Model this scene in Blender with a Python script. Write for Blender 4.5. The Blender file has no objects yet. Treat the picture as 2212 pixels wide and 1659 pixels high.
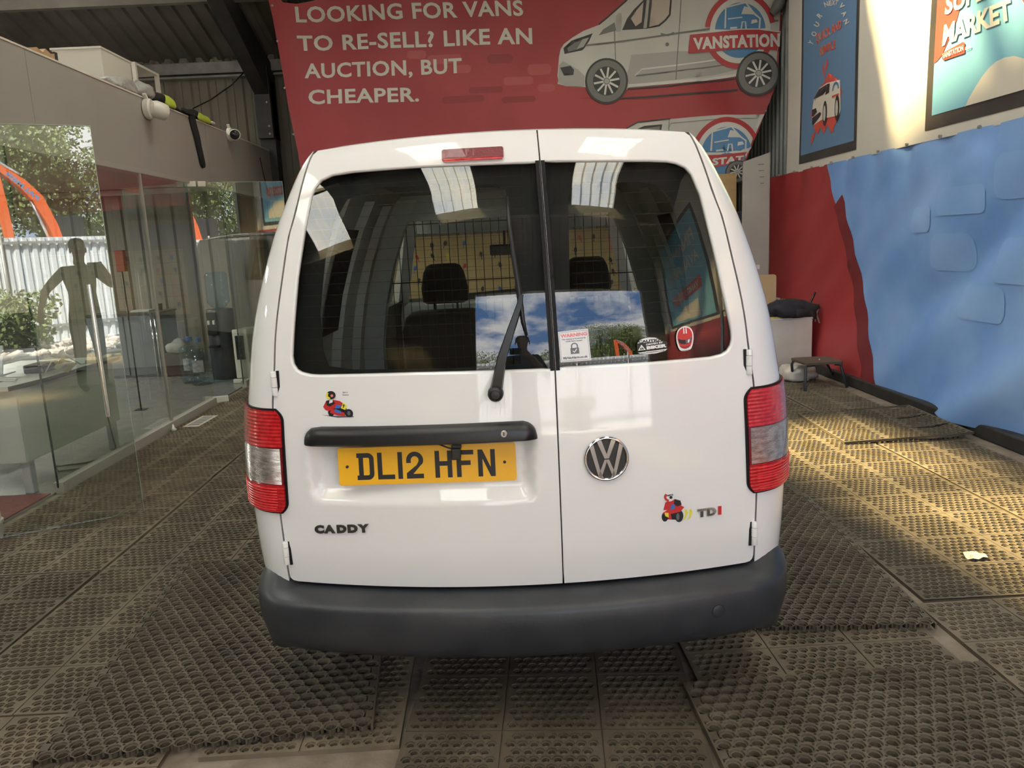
import bpy, bmesh, math, random
import numpy as np
from mathutils import Vector, Matrix
from mathutils.geometry import delaunay_2d_cdt
random.seed(7)
SC = bpy.context.scene
COL = SC.collection
PI = math.pi
sin, cos = math.sin, math.cos

# ------------------------------------------------------------------ camera
cam_d = bpy.data.cameras.new('camera')
cam = bpy.data.objects.new('camera', cam_d)
COL.objects.link(cam)
cam_d.sensor_width = 36.0
cam_d.lens = 36.0 * 1661.0 / 2212.0
cam_d.clip_start = 0.02
cam_d.clip_end = 400
_y, _p, _r = math.radians(0.917), math.radians(10.348), math.radians(2.793)
_f = Vector((sin(_y) * cos(_p), cos(_y) * cos(_p), -sin(_p)))
_r0 = Vector((cos(_y), -sin(_y), 0))
_d0 = _f.cross(_r0)
_right = _r0 * cos(_r) + _d0 * sin(_r)
_down = _f.cross(_right)
cam.matrix_world = Matrix((( _right.x, -_down.x, -_f.x, 0.0), (_right.y, -_down.y, -_f.y, 0.0),
                           (_right.z, -_down.z, -_f.z, 1.47), (0, 0, 0, 1)))
SC.camera = cam

# ------------------------------------------------------------------ exposure
SC.view_settings.view_transform = 'Standard'
SC.view_settings.look = 'None'
SC.view_settings.gamma = 1.0
SC.view_settings.use_curve_mapping = False
SC.view_settings.exposure = 1.92
SC.cycles.max_bounces = 9
SC.cycles.diffuse_bounces = 4
SC.cycles.glossy_bounces = 4
SC.cycles.transparent_max_bounces = 16
SC.cycles.caustics_reflective = False
SC.cycles.caustics_refractive = False
SC.cycles.sample_clamp_indirect = 6.0
SC.cycles.use_denoising = True
SC.cycles.adaptive_threshold = 0.02

# ------------------------------------------------------------------ sky: blue with broken white cloud
world = bpy.data.worlds.new('sky')
SC.world = world
world.use_nodes = True
nt = world.node_tree
nt.nodes.clear()
def _n(t, **k):
    n = nt.nodes.new(t)
    for a, b in k.items():
        setattr(n, a, b)
    return n
wo = _n('ShaderNodeOutputWorld'); bg = _n('ShaderNodeBackground')
tc = _n('ShaderNodeTexCoord'); mp = _n('ShaderNodeMapping')
mp.inputs['Scale'].default_value = (1.0, 1.0, 1.9)
nz = _n('ShaderNodeTexNoise'); nz.inputs['Scale'].default_value = 4.2; nz.inputs['Detail'].default_value = 7
nz.inputs['Roughness'].default_value = 0.58
cr = _n('ShaderNodeValToRGB'); cr.color_ramp.elements[0].position = 0.40; cr.color_ramp.elements[1].position = 0.56
mx = _n('ShaderNodeMix', data_type='RGBA')
mx.inputs[6].default_value = (0.22, 0.43, 0.88, 1); mx.inputs[7].default_value = (1.75, 1.73, 1.70, 1)
bg.inputs['Strength'].default_value = 0.9
nt.links.new(tc.outputs['Generated'], mp.inputs['Vector']); nt.links.new(mp.outputs[0], nz.inputs['Vector'])
nt.links.new(nz.outputs[0], cr.inputs[0]); nt.links.new(cr.outputs[0], mx.inputs[0])
nt.links.new(mx.outputs[2], bg.inputs['Color']); nt.links.new(bg.outputs[0], wo.inputs[0])

# ------------------------------------------------------------------ sun, high over the back left of the shed
sun_d = bpy.data.lights.new('sun', 'SUN')
sun_d.energy = 13.0
sun_d.angle = math.radians(4.0)
sun_d.color = (1.0, 0.95, 0.86)
sun = bpy.data.objects.new('sun', sun_d)
COL.objects.link(sun)
SUNV = Vector((0.60, -0.45, -1.0)).normalized()
sun.rotation_euler = SUNV.to_track_quat('-Z', 'Y').to_euler()
sun.location = (-6, 5, 14)

# ------------------------------------------------------------------ helpers
def mat(name, col, rough=0.6, metal=0.0, noise=None, col2=None, bump=0.0, bscale=40.0, spec=0.5, coat=0.0, stretch=None):
    m = bpy.data.materials.new(name)
    m.use_nodes = True
    t = m.node_tree
    b = t.nodes['Principled BSDF']
    b.inputs['Base Color'].default_value = (*col, 1)
    b.inputs['Roughness'].default_value = rough
    b.inputs['Metallic'].default_value = metal
    b.inputs['Specular IOR Level'].default_value = spec
    if coat:
        b.inputs['Coat Weight'].default_value = coat
        b.inputs['Coat Roughness'].default_value = 0.03
    if noise or bump:
        co = t.nodes.new('ShaderNodeTexCoord')
        vec = co.outputs['Object']
        if stretch:
            mpn = t.nodes.new('ShaderNodeMapping')
            mpn.inputs['Scale'].default_value = stretch
            t.links.new(vec, mpn.inputs['Vector']); vec = mpn.outputs[0]
    if noise:
        n = t.nodes.new('ShaderNodeTexNoise')
        n.inputs['Scale'].default_value = noise; n.inputs['Detail'].default_value = 6
        r = t.nodes.new('ShaderNodeValToRGB')
        r.color_ramp.elements[0].position = 0.36; r.color_ramp.elements[1].position = 0.66
        r.color_ramp.elements[0].color = (*col, 1); r.color_ramp.elements[1].color = (*(col2 or col), 1)
        t.links.new(vec, n.inputs['Vector']); t.links.new(n.outputs[0], r.inputs[0])
        t.links.new(r.outputs[0], b.inputs['Base Color'])
    if bump:
        n2 = t.nodes.new('ShaderNodeTexNoise')
        n2.inputs['Scale'].default_value = bscale; n2.inputs['Detail'].default_value = 4
        bp = t.nodes.new('ShaderNodeBump'); bp.inputs['Strength'].default_value = bump; bp.inputs['Distance'].default_value = 0.02
        t.links.new(vec, n2.inputs['Vector']); t.links.new(n2.outputs[0], bp.inputs['Height'])
        t.links.new(bp.outputs[0], b.inputs['Normal'])
    return m

def glass(name, tint=(0.86, 0.93, 0.90), ior=1.5, boost=1.0, rough=0.0):
    m = bpy.data.materials.new(name)
    m.use_nodes = True
    t = m.node_tree
    t.nodes.clear()
    o = t.nodes.new('ShaderNodeOutputMaterial'); mixn = t.nodes.new('ShaderNodeMixShader')
    tr = t.nodes.new('ShaderNodeBsdfTransparent'); tr.inputs[0].default_value = (*tint, 1)
    gl = t.nodes.new('ShaderNodeBsdfGlossy'); gl.inputs['Roughness'].default_value = rough
    # reflectance rises towards grazing angles, the same on both faces of the sheet
    ge = t.nodes.new('ShaderNodeNewGeometry'); dt = t.nodes.new('ShaderNodeVectorMath'); dt.operation = 'DOT_PRODUCT'
    t.links.new(ge.outputs['Normal'], dt.inputs[0]); t.links.new(ge.outputs['Incoming'], dt.inputs[1])
    def mth(op, a, b=None, cl=False):
        n = t.nodes.new('ShaderNodeMath'); n.operation = op; n.use_clamp = cl
        t.links.new(a, n.inputs[0])
        if b is not None: n.inputs[1].default_value = b
        return n.outputs[0]
    f0 = ((ior - 1) / (ior + 1)) ** 2
    ab = mth('ABSOLUTE', dt.outputs['Value']); inv = mth('MULTIPLY_ADD', ab, -1.0); inv.node.inputs[2].default_value = 1.0
    p5 = mth('POWER', inv, 5.0); fr_ = mth('MULTIPLY_ADD', p5, 1 - f0); fr_.node.inputs[2].default_value = f0
    t.links.new(mth('MULTIPLY', fr_, boost, True), mixn.inputs[0])
    t.links.new(tr.outputs[0], mixn.inputs[1]); t.links.new(gl.outputs[0], mixn.inputs[2])
    t.links.new(mixn.outputs[0], o.inputs[0])
    return m

def tag(o, label=None, cat=None, group=None, kind=None):
    if label: o['label'] = label
    if cat: o['category'] = cat
    if group: o['group'] = group
    if kind: o['kind'] = kind
    return o

def empty(name, loc=(0, 0, 0), rz=0.0, label=None, cat=None, group=None, kind=None):
    o = bpy.data.objects.new(name, None)
    COL.objects.link(o)
    o.location = loc; o.rotation_euler = (0, 0, rz)
    o.empty_display_size = 0.05
    return tag(o, label, cat, group, kind)

def link(name, me, m, parent=None, smooth=False):
    o = bpy.data.objects.new(name, me)
    COL.objects.link(o)
    if parent: o.parent = parent
    if m:
        for q in (m if isinstance(m, (list, tuple)) else [m]):
            me.materials.append(q)
    if smooth:
        me.polygons.foreach_set('use_smooth', [True] * len(me.polygons))
    return o

def sharp(o, deg=35):
    me = o.data
    bm = bmesh.new(); bm.from_mesh(me)
    lim = math.radians(deg)
    for f in bm.faces: f.smooth = True
    for e in bm.edges:
        if len(e.link_faces) == 2 and e.calc_face_angle(0) > lim: e.smooth = False
    bm.to_mesh(me); bm.free()
    return o

class MB:
    def __init__(s):
        s.v = []; s.f = []; s.mi = []
        s.cur = 0
    def _add(s, vs, fs):
        b = len(s.v)
        s.v += [tuple(p) for p in vs]
        s.f += [tuple(i + b for i in f) for f in fs]
        s.mi += [s.cur] * len(fs)
        return s
    def box(s, x0, x1, y0, y1, z0, z1, bev=0.0):
        if bev <= 0:
            return s._add([(x0, y0, z0), (x1, y0, z0), (x1, y1, z0), (x0, y1, z0), (x0, y0, z1), (x1, y0, z1), (x1, y1, z1), (x0, y1, z1)],
                          [(0, 3, 2, 1), (4, 5, 6, 7), (0, 1, 5, 4), (1, 2, 6, 5), (2, 3, 7, 6), (3, 0, 4, 7)])
        bm = bmesh.new()
        bmesh.ops.create_cube(bm, size=1.0)
        for v in bm.verts:
            v.co = Vector(((x0 + x1) / 2 + v.co.x * (x1 - x0), (y0 + y1) / 2 + v.co.y * (y1 - y0), (z0 + z1) / 2 + v.co.z * (z1 - z0)))
        bmesh.ops.bevel(bm, geom=bm.edges[:], offset=bev, segments=2, affect='EDGES', profile=0.5)
        bm.verts.index_update()
        s._add([tuple(v.co) for v in bm.verts], [[v.index for v in f.verts] for f in bm.faces])
        bm.free()
        return s
    def bar(s, a, b, w, h, up=(0, 0, 1)):
        a = Vector(a); b = Vector(b); d = (b - a).normalized()
        u = Vector(up)
        if abs(d.dot(u)) > 0.98: u = Vector((0, 1, 0))
        x = d.cross(u).normalized() * (w / 2); y = x.cross(d).normalized() * (h / 2)
        return s._add([a - x - y, a + x - y, a + x + y, a - x + y, b - x - y, b + x - y, b + x + y, b - x + y],
                      [(0, 1, 2, 3), (7, 6, 5, 4), (0, 4, 5, 1), (1, 5, 6, 2), (2, 6, 7, 3), (3, 7, 4, 0)])
    def tube(s, pts, r, n=8, cap=True):
        pts = [Vector(p) for p in pts]
        rs = r if isinstance(r, (list, tuple)) else [r] * len(pts)
        ref = None; base = len(s.v); vs = []
        for i, p in enumerate(pts):
            d = (pts[min(i + 1, len(pts) - 1)] - pts[max(i - 1, 0)]).normalized()
            if ref is None:
                ref = Vector((0, 0, 1)) if abs(d.z) < 0.9 else Vector((1, 0, 0))
            x = d.cross(ref).normalized(); y = x.cross(d).normalized(); ref = y
            for k in range(n):
                a = 2 * PI * k / n
                vs.append(p + x * cos(a) * rs[i] + y * sin(a) * rs[i])
        fs = []
        for i in range(len(pts) - 1):
            for k in range(n):
                k2 = (k + 1) % n
                fs.append((i * n + k, i * n + k2, (i + 1) * n + k2, (i + 1) * n + k))
        if cap:
            fs.append(tuple(range(n))); fs.append(tuple((len(pts) - 1) * n + k for k in reversed(range(n))))
        return s._add(vs, fs)
    def lathe(s, prof, c=(0, 0, 0), n=20, axis='z', cap=True):
        vs = []; fs = []
        for r, h in prof:
            for k in range(n):
                a = 2 * PI * k / n
                q = (r * cos(a), r * sin(a), h)
                if axis == 'y': q = (r * cos(a), h, r * sin(a))
                if axis == 'x': q = (h, r * cos(a), r * sin(a))
                vs.append((c[0] + q[0], c[1] + q[1], c[2] + q[2]))
        for i in range(len(prof) - 1):
            for k in range(n):
                k2 = (k + 1) % n
                fs.append((i * n + k, i * n + k2, (i + 1) * n + k2, (i + 1) * n + k))
        if cap:
            fs.append(tuple(reversed(range(n)))); fs.append(tuple((len(prof) - 1) * n + k for k in range(n)))
        return s._add(vs, fs)
    def loft(s, secs, closed=True, cap=True):
        n = len(secs[0]); vs = [p for q in secs for p in q]; fs = []
        for i in range(len(secs) - 1):
            for k in range(n if closed else n - 1):
                k2 = (k + 1) % n
                fs.append((i * n + k, i * n + k2, (i + 1) * n + k2, (i + 1) * n + k))
        if cap and closed:
            fs.append(tuple(reversed(range(n)))); fs.append(tuple((len(secs) - 1) * n + k for k in range(n)))
        return s._add(vs, fs)
    def prism(s, poly, fn, t):
        """poly in 2D, fn(u,v,t)->3D, from t[0] to t[1]"""
        n = len(poly)
        return s._add([fn(u, v, t[0]) for u, v in poly] + [fn(u, v, t[1]) for u, v in poly],
                      [tuple(reversed(range(n))), tuple(range(n, 2 * n))] + [(k, (k + 1) % n, n + (k + 1) % n, n + k) for k in range(n)])
    def build(s, name, m, parent=None, smooth=False, ang=None, fix=True):
        me = bpy.data.meshes.new(name)
        me.from_pydata([tuple(p) for p in s.v], [], s.f)
        if isinstance(m, (list, tuple)):
            me.polygons.foreach_set('material_index', s.mi)
        if fix:
            bm = bmesh.new(); bm.from_mesh(me)
            bmesh.ops.recalc_face_normals(bm, faces=bm.faces[:])
            bm.to_mesh(me); bm.free()
        me.update()
        o = link(name, me, m, parent, smooth)
        if ang: sharp(o, ang)
        return o

def inside(pts, poly):
    x = pts[:, 0]; y = pts[:, 1]
    c = np.zeros(len(pts), bool)
    n = len(poly)
    for i in range(n):
        x1, y1 = poly[i]; x2, y2 = poly[i - 1]
        if y1 == y2: continue
        k = ((y1 > y) != (y2 > y)) & (x < (x2 - x1) * (y - y1) / (y2 - y1) + x1)
        c ^= k
    return c

def dens(loop, step):
    out = []
    for i in range(len(loop)):
        a = loop[i]; b = loop[(i + 1) % len(loop)]
        n = max(1, int(math.hypot(b[0] - a[0], b[1] - a[1]) / step + 0.5))
        out += [(a[0] + (b[0] - a[0]) * k / n, a[1] + (b[1] - a[1]) * k / n) for k in range(n)]
    return out

def tri2d(loops, step):
    """triangulate outer loop with holes, with inner grid points"""
    loops = [dens(l, step) for l in loops]
    V = []; E = []
    for l in loops:
        b = len(V)
        V += l
        E += [(b + i, b + (i + 1) % len(l)) for i in range(len(l))]
    o = np.array(loops[0])
    gx = np.arange(o[:, 0].min() + step * 0.5, o[:, 0].max(), step)
    gy = np.arange(o[:, 1].min() + step * 0.5, o[:, 1].max(), step)
    if len(gx) and len(gy):
        g = np.array([(a + (step * 0.5 if j % 2 else 0), b) for j, b in enumerate(gy) for a in gx])
        k = inside(g, loops[0])
        for h in loops[1:]: k &= ~inside(g, h)
        g = g[k]
        allb = np.array([p for l in loops for p in l])
        if len(g):
            dd = np.min(((g[:, None, :] - allb[None]) ** 2).sum(2), axis=1)
            V += [tuple(p) for p in g[dd > (step * 0.45) ** 2]]
    r = delaunay_2d_cdt([Vector(p) for p in V], E, [], 0, 1e-6)
    vs = np.array([(p.x, p.y) for p in r[0]]); fs = r[2]
    cen = np.array([vs[list(f)].mean(0) for f in fs])
    k = inside(cen, loops[0])
    for h in loops[1:]: k &= ~inside(cen, h)
    return [tuple(p) for p in vs], [tuple(f) for f, q in zip(fs, k) if q], loops

def patch(name, loops, fn, m, parent=None, step=0.03, normals=False, back=None, smooth=True):
    """surface patch: 2D loops mapped through fn(u,v)->(x,y,z); back = vector for thickness"""
    vs, fs, _ = tri2d(loops, step)
    P = [Vector(fn(u, v)) for u, v in vs]
    me = bpy.data.meshes.new(name)
    if back is not None:
        bk = Vector(back); n = len(P)
        cnt = {}
        for f in fs:
            for i in range(3):
                e = (f[i], f[(i + 1) % 3]); cnt[e] = 1
        rim = [e for e in cnt if (e[1], e[0]) not in cnt]
        me.from_pydata([tuple(p) for p in P] + [tuple(p + bk) for p in P], [],
                       list(fs) + [tuple(n + i for i in reversed(f)) for f in fs] + [(e[1], e[0], n + e[0], n + e[1]) for e in rim])
        me.update()
        return link(name, me, m, parent, False)
    me.from_pydata([tuple(p) for p in P], [], fs)
    me.update()
    o = link(name, me, m, parent, smooth)
    if normals:
        e = 1e-3; N = []
        for u, v in vs:
            a = Vector(fn(u + e, v)) - Vector(fn(u - e, v)); b = Vector(fn(u, v + e)) - Vector(fn(u, v - e))
            N.append(tuple(a.cross(b).normalized()))
        me.normals_split_custom_set_from_vertices(N)
    return o

_fc = {}
def glyphs(s, bold=0.0, space=1.0):
    """outline text -> (verts 2D with cap height 1, faces, width)"""
    key = (s, bold, space)
    if key in _fc: return _fc[key]
    cu = bpy.data.curves.new('txt', 'FONT')
    cu.body = s; cu.offset = bold; cu.resolution_u = 3; cu.space_character = space
    cu.fill_mode = 'BOTH'; cu.dimensions = '2D'
    o = bpy.data.objects.new('txt', cu); COL.objects.link(o)
    bpy.context.view_layer.update()
    me = bpy.data.meshes.new_from_object(o)
    v = np.array([q.co[:2] for q in me.vertices]); f = [tuple(p.vertices) for p in me.polygons]
    bpy.data.objects.remove(o); bpy.data.meshes.remove(me); bpy.data.curves.remove(cu)
    x0 = v[:, 0].min(); w = v[:, 0].max() - x0
    v[:, 0] -= x0
    cap = CAP + bold
    v[:, 1] = (v[:, 1] + bold) / (cap + bold)
    _fc[key] = (v, f, w)
    return _fc[key]
CAP = 0.729

def text(name, s, q, fn, m, parent=None, bold=0.02, space=1.0, maxe=0.0, depth=0.0):
    """text fitted in 2D quad q = (left base, right base, left top, right top) mapped by fn"""
    v, f, w = glyphs(s, bold, space)
    a, b, c, d = [Vector(p) for p in q]
    bm = bmesh.new()
    vv = [bm.verts.new((x, y, 0)) for x, y in v]
    for k in f:
        try: bm.faces.new([vv[i] for i in k])
        except ValueError: pass
    if maxe:
        sx = (b - a).length / w
        for _ in range(3):
            es = [e for e in bm.edges if ((e.verts[0].co.x - e.verts[1].co.x) * sx) ** 2 + ((e.verts[0].co.y - e.verts[1].co.y) * (c - a).length) ** 2 > maxe ** 2]
            if not es: break
            bmesh.ops.subdivide_edges(bm, edges=es, cuts=1)
            bmesh.ops.triangulate(bm, faces=bm.faces[:])
    for p in bm.verts:
        u = p.co.x / w; t = p.co.y
        r = (a * (1 - u) + b * u) * (1 - t) + (c * (1 - u) + d * u) * t
        p.co = Vector(fn(r.x, r.y))
    if depth:
        bm.normal_update()
        r = bmesh.ops.extrude_face_region(bm, geom=bm.faces[:])
        for g in r['geom']:
            if isinstance(g, bmesh.types.BMVert): g.co += Vector((0, -depth, 0))
        bmesh.ops.recalc_face_normals(bm, faces=bm.faces[:])
    me = bpy.data.meshes.new(name)
    bm.to_mesh(me); bm.free()
    return link(name, me, m, parent)

def hq(l, r, h):
    """quad from left base, right base and cap height, upright"""
    return ((l[0], l[1]), (r[0], r[1]), (l[0], l[1] + h), (r[0], r[1] + h))

def circ(c, r, n=32, a0=0.0, a1=2 * PI, ry=None):
    full = abs(a1 - a0 - 2 * PI) < 1e-6
    return [(c[0] + r * cos(a0 + (a1 - a0) * k / (n if full else n - 1)), c[1] + (ry or r) * sin(a0 + (a1 - a0) * k / (n if full else n - 1))) for k in range(n)]

def arcband(c, r0, r1, a0, a1, n=24, k=1.0):
    return [(c[0] + r1 * cos(a0 + (a1 - a0) * i / n), c[1] + r1 * k * sin(a0 + (a1 - a0) * i / n)) for i in range(n + 1)] + \
           [(c[0] + r0 * cos(a0 + (a1 - a0) * i / n), c[1] + r0 * k * sin(a0 + (a1 - a0) * i / n)) for i in reversed(range(n + 1))]

def stroke(pts, w):
    """open polyline -> band polygon"""
    L = []; R = []
    for i, p in enumerate(pts):
        a = pts[max(i - 1, 0)]; b = pts[min(i + 1, len(pts) - 1)]
        d = math.hypot(b[0] - a[0], b[1] - a[1]) or 1
        nx, ny = -(b[1] - a[1]) / d * w / 2, (b[0] - a[0]) / d * w / 2
        L.append((p[0] + nx, p[1] + ny)); R.append((p[0] - nx, p[1] - ny))
    return L + R[::-1]

def rrect(x0, x1, y0, y1, r, n=5):
    o = []
    for cx, cy, a in ((x1 - r, y1 - r, 0), (x0 + r, y1 - r, PI / 2), (x0 + r, y0 + r, PI), (x1 - r, y0 + r, 1.5 * PI)):
        o += [(cx + r * cos(a + PI / 2 * k / n), cy + r * sin(a + PI / 2 * k / n)) for k in range(n + 1)]
    return o

def chaikin(l, n=2):
    for _ in range(n):
        o = []
        for i in range(len(l)):
            a = l[i]; b = l[(i + 1) % len(l)]
            o += [(a[0] * .75 + b[0] * .25, a[1] * .75 + b[1] * .25), (a[0] * .25 + b[0] * .75, a[1] * .25 + b[1] * .75)]
        l = o
    return l

def copy_tree(o, parent=None):
    c = o.copy(); COL.objects.link(c); c.parent = parent
    for ch in o.children: copy_tree(ch, c)
    return c

# ------------------------------------------------------------------ materials of the setting
m_sheet = mat('weathered_grey_sheet', (0.20, 0.178, 0.14), 0.6, 0.0, noise=3.0, col2=(0.28, 0.253, 0.205), stretch=(1, 1, 0.25))
m_roof = mat('dark_roof_sheet', (0.14, 0.127, 0.105), 0.65, 0.0, noise=2.0, col2=(0.19, 0.175, 0.148))
m_steel = mat('dark_painted_steel', (0.022, 0.022, 0.024), 0.5, 0.0, noise=6, col2=(0.04, 0.038, 0.036))
m_galv = mat('galvanised_steel', (0.32, 0.31, 0.28), 0.45, 0.5, noise=8, col2=(0.40, 0.39, 0.36))
m_rside = mat('dull_green_grey_sheet', (0.20, 0.22, 0.22), 0.4, 0.2, noise=5, col2=(0.27, 0.29, 0.28))
m_conc = mat('dusty_concrete', (0.17, 0.135, 0.10), 0.85, 0.0, noise=9, col2=(0.26, 0.215, 0.165), bump=0.25, bscale=60)
m_fascia = mat('grey_painted_board', (0.30, 0.275, 0.25), 0.5, 0.0, noise=1.2, col2=(0.325, 0.30, 0.27))
m_trimgrey = mat('grey_aluminium_channel', (0.34, 0.31, 0.275), 0.45, 0.0)
m_glassoff = glass('greenish_glass', (0.93, 0.965, 0.945), 1.52, 2.0)
m_gedge = mat('dark_glass_edge', (0.02, 0.045, 0.038), 0.2)
m_gedge2 = mat('pale_glass_edge', (0.30, 0.36, 0.30), 0.2)
m_chrome = mat('polished_steel', (0.80, 0.79, 0.76), 0.12, 1.0)

# translucent ribbed rooflight: milky plastic that also lets the sun straight through
m_rl = bpy.data.materials.new('milky_rooflight')
m_rl.use_nodes = True
t = m_rl.node_tree; t.nodes.clear()
o_ = t.nodes.new('ShaderNodeOutputMaterial'); mA = t.nodes.new('ShaderNodeMixShader'); mA.inputs[0].default_value = 0.55
trl = t.nodes.new('ShaderNodeBsdfTranslucent'); trl.inputs[0].default_value = (0.90, 0.93, 0.95, 1)
trp = t.nodes.new('ShaderNodeBsdfTransparent'); trp.inputs[0].default_value = (1.0, 0.82, 0.42, 1)
t.links.new(trl.outputs[0], mA.inputs[1]); t.links.new(trp.outputs[0], mA.inputs[2]); t.links.new(mA.outputs[0], o_.inputs[0])

YB, YF, YR = 11.2, -3.2, 4.0       # back wall, open front, ridge
XL, XR = -7.6, 3.55
def zroof(y):
    return 4.1 + 0.33 * (YB - y) if y >= YR else 4.1 + 0.33 * (y - YF)

def ribs(a0, a1, pitch, h, flat=0.34, slope=0.1):
    """trapezoid profile along one axis -> list of (a, height)"""
    out = []
    k = math.floor(a0 / pitch)
    while k * pitch < a1:
        b = k * pitch
        for u, q in ((0, 0), (flat, 0), (flat + slope, h), (1 - slope, h)):
            a = b + u * pitch
            if a0 - 1e-6 <= a <= a1 + 1e-6: out.append((a, q))
        k += 1
    if not out or out[0][0] > a0 + 1e-4: out.insert(0, (a0, 0))
    if out[-1][0] < a1 - 1e-4: out.append((a1, 0))
    return out

# floor
fl = MB().box(XL, XR, YF - 0.3, YB, -0.15, 0.0).build('floor', m_conc)
tag(fl, 'dusty brown concrete floor under the rubber mats', 'floor', kind='structure')

# back wall, ribbed sheet
pr = ribs(XL, XR, 0.235, 0.032)
wb = MB()
wb._add([(x, YB - h, z) for z in (0, 4.15) for x, h in pr], [(i, i + 1, len(pr) + i + 1, len(pr) + i) for i in range(len(pr) - 1)])
w_back = tag(wb.build('wall_back', m_sheet, fix=False), 'weathered ribbed metal sheet wall at the back', 'wall', kind='structure')
# right wall sheet
pr = ribs(YF, YB, 0.13, 0.03, 0.3, 0.15)
wb = MB()
wb._add([(XR - h, y, 0) for y, h in pr] + [(XR - h, y, zroof(y)) for y, h in pr], [(i, i + 1, len(pr) + i + 1, len(pr) + i) for i in range(len(pr) - 1)])
tag(wb.build('wall_right', m_rside, fix=False), 'ribbed metal side wall behind the hanging tarpaulins', 'wall', kind='structure')
# left wall
wb = MB()
ys = np.linspace(YF, YB, 40)
wb._add([(XL, y, 0) for y in ys] + [(XL, y, zroof(y)) for y in ys], [(i, i + 1, 41 + i, 40 + i) for i in range(39)])
tag(wb.build('wall_left', m_sheet, fix=False), 'plain metal far side wall behind the glass office', 'wall', kind='structure')
# front wall left and right of the open doorway, plus lintel
OX0, OX1 = -1.0, 3.0
wb = MB().box(XL, OX0, YF - 0.12, YF, 0, 4.1).box(OX1, XR, YF - 0.12, YF, 0, 4.1).box(OX0, OX1, YF - 0.12, YF, 3.6, 4.1).box(XL, XR, YF - 0.12, YF, 4.1, 4.16)
tag(wb.build('wall_front', m_roof), 'dark front wall around the open shutter doorway', 'wall', kind='structure')

# roof sheets and rooflights
ceil = empty('ceiling', (0, 0, 0), 0, 'dark ribbed metal roof sheets with milky rooflights', 'ceiling', kind='structure')
m_rl2 = mat('added_fill_rooflight', (0.6, 0.6, 0.55), 0.7)  # plain translucent sheet for the extra rooflight, added to brighten the back
t = m_rl2.node_tree; t.nodes.clear()
o_ = t.nodes.new('ShaderNodeOutputMaterial'); trl = t.nodes.new('ShaderNodeBsdfTranslucent'); trl.inputs[0].default_value = (0.86, 0.86, 0.82, 1)
t.links.new(trl.outputs[0], o_.inputs[0])
def sheet(x0, x1, y0, y1, m, name, dz=0.0):
    pr = ribs(x0, x1, 0.2, 0.04)
    b = MB()
    b._add([(x, y, zroof(y) + h + dz) for y in (y0, y1) for x, h in pr], [(i, i + 1, len(pr) + i + 1, len(pr) + i) for i in range(len(pr) - 1)])
    return b.build(name, m, ceil, fix=False)
def slope_run(y0, y1, lights):
    """lights: list of (x0,x1,ya,yb)"""
    x = XL
    for a, b, ya, yb, mm_ in sorted(lights, key=lambda q: q[0]):
        sheet(x, a, y0, y1, m_roof, 'roof_sheet')
        if ya > y0 + .01: sheet(a, b, y0, ya, m_roof, 'roof_sheet')
        if yb < y1 - .01: sheet(a, b, yb, y1, m_roof, 'roof_sheet')
        sheet(a, b, ya, yb, mm_, 'rooflight')
        x = b
    sheet(x, XR, y0, y1, m_roof, 'roof_sheet')
slope_run(YR, YB, [(-5.8, -4.6, 5.0, 8.6, m_rl2), (-1.45, -0.45, 5.0, 7.95, m_rl), (1.6, 2.6, 5.0, 7.95, m_rl)])  # leftmost rooflight, over the office, is unseen and added for more light
slope_run(YF, YR, [(-4.7, -3.7, -2.1, 2.2, m_rl), (-1.6, -0.7, -2.1, 2.2, m_rl), (1.2, 2.1, -2.1, 2.2, m_rl)])

# steel frame: column, haunched rafters, purlins, eaves rail
def rafter(x):
    fr = empty('portal_frame', (x, YB - 0.2, 0), 0, kind='structure')
    b = MB()
    b.box(-0.10, 0.10, -0.22, 0.0, 0, 3.75); b.box(-0.10, 0.10, -0.30, 0.06, 3.0, 3.9)
    b.build('column', m_steel, fr)
    b = MB()
    oy = YB - 0.2
    for (ya, yb) in ((YB - 0.25, YR), (YF + 0.1, YR)):
        za, zb = zroof(ya) - 0.33, zroof(yb) - 0.30
        b.loft([[(-0.09, ya - oy, za - 0.42), (0.09, ya - oy, za - 0.42), (0.09, ya - oy, za + 0.15), (-0.09, ya - oy, za + 0.15)],
                [(-0.09, (ya * 0.72 + yb * 0.28) - oy, zroof(ya * 0.72 + yb * 0.28) - 0.45), (0.09, (ya * 0.72 + yb * 0.28) - oy, zroof(ya * 0.72 + yb * 0.28) - 0.45),
                 (0.09, (ya * 0.72 + yb * 0.28) - oy, zroof(ya * 0.72 + yb * 0.28) - 0.18), (-0.09, (ya * 0.72 + yb * 0.28) - oy, zroof(ya * 0.72 + yb * 0.28) - 0.18)],
                [(-0.09, yb - oy, zb - 0.15), (0.09, yb - oy, zb - 0.15), (0.09, yb - oy, zb + 0.12), (-0.09, yb - oy, zb + 0.12)]])
    b.build('rafter', m_steel, fr)
    for (yy, zz) in ((-0.32, 3.75), (-0.32, 3.6), (-0.32, 3.45), (-0.32, 3.15), (-0.32, 3.05)):
        MB().lathe([(0.014, 0.02), (0.014, 0.0)], (0.06, yy, zz), 6, 'y').build('bolt', m_galv, fr)
    MB().bar((0.02, -1.75, 4.62), (0.42, -1.25, 4.72), 0.05, 0.05).build('knee_brace', m_galv, fr)
    return fr
tag(rafter(-2.93), 'dark steel column and rafter beside the red banner', 'steel frame')
m_purl = mat('pale_grey_purlin', (0.19, 0.175, 0.145), 0.6, noise=4, col2=(0.23, 0.215, 0.18))
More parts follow.
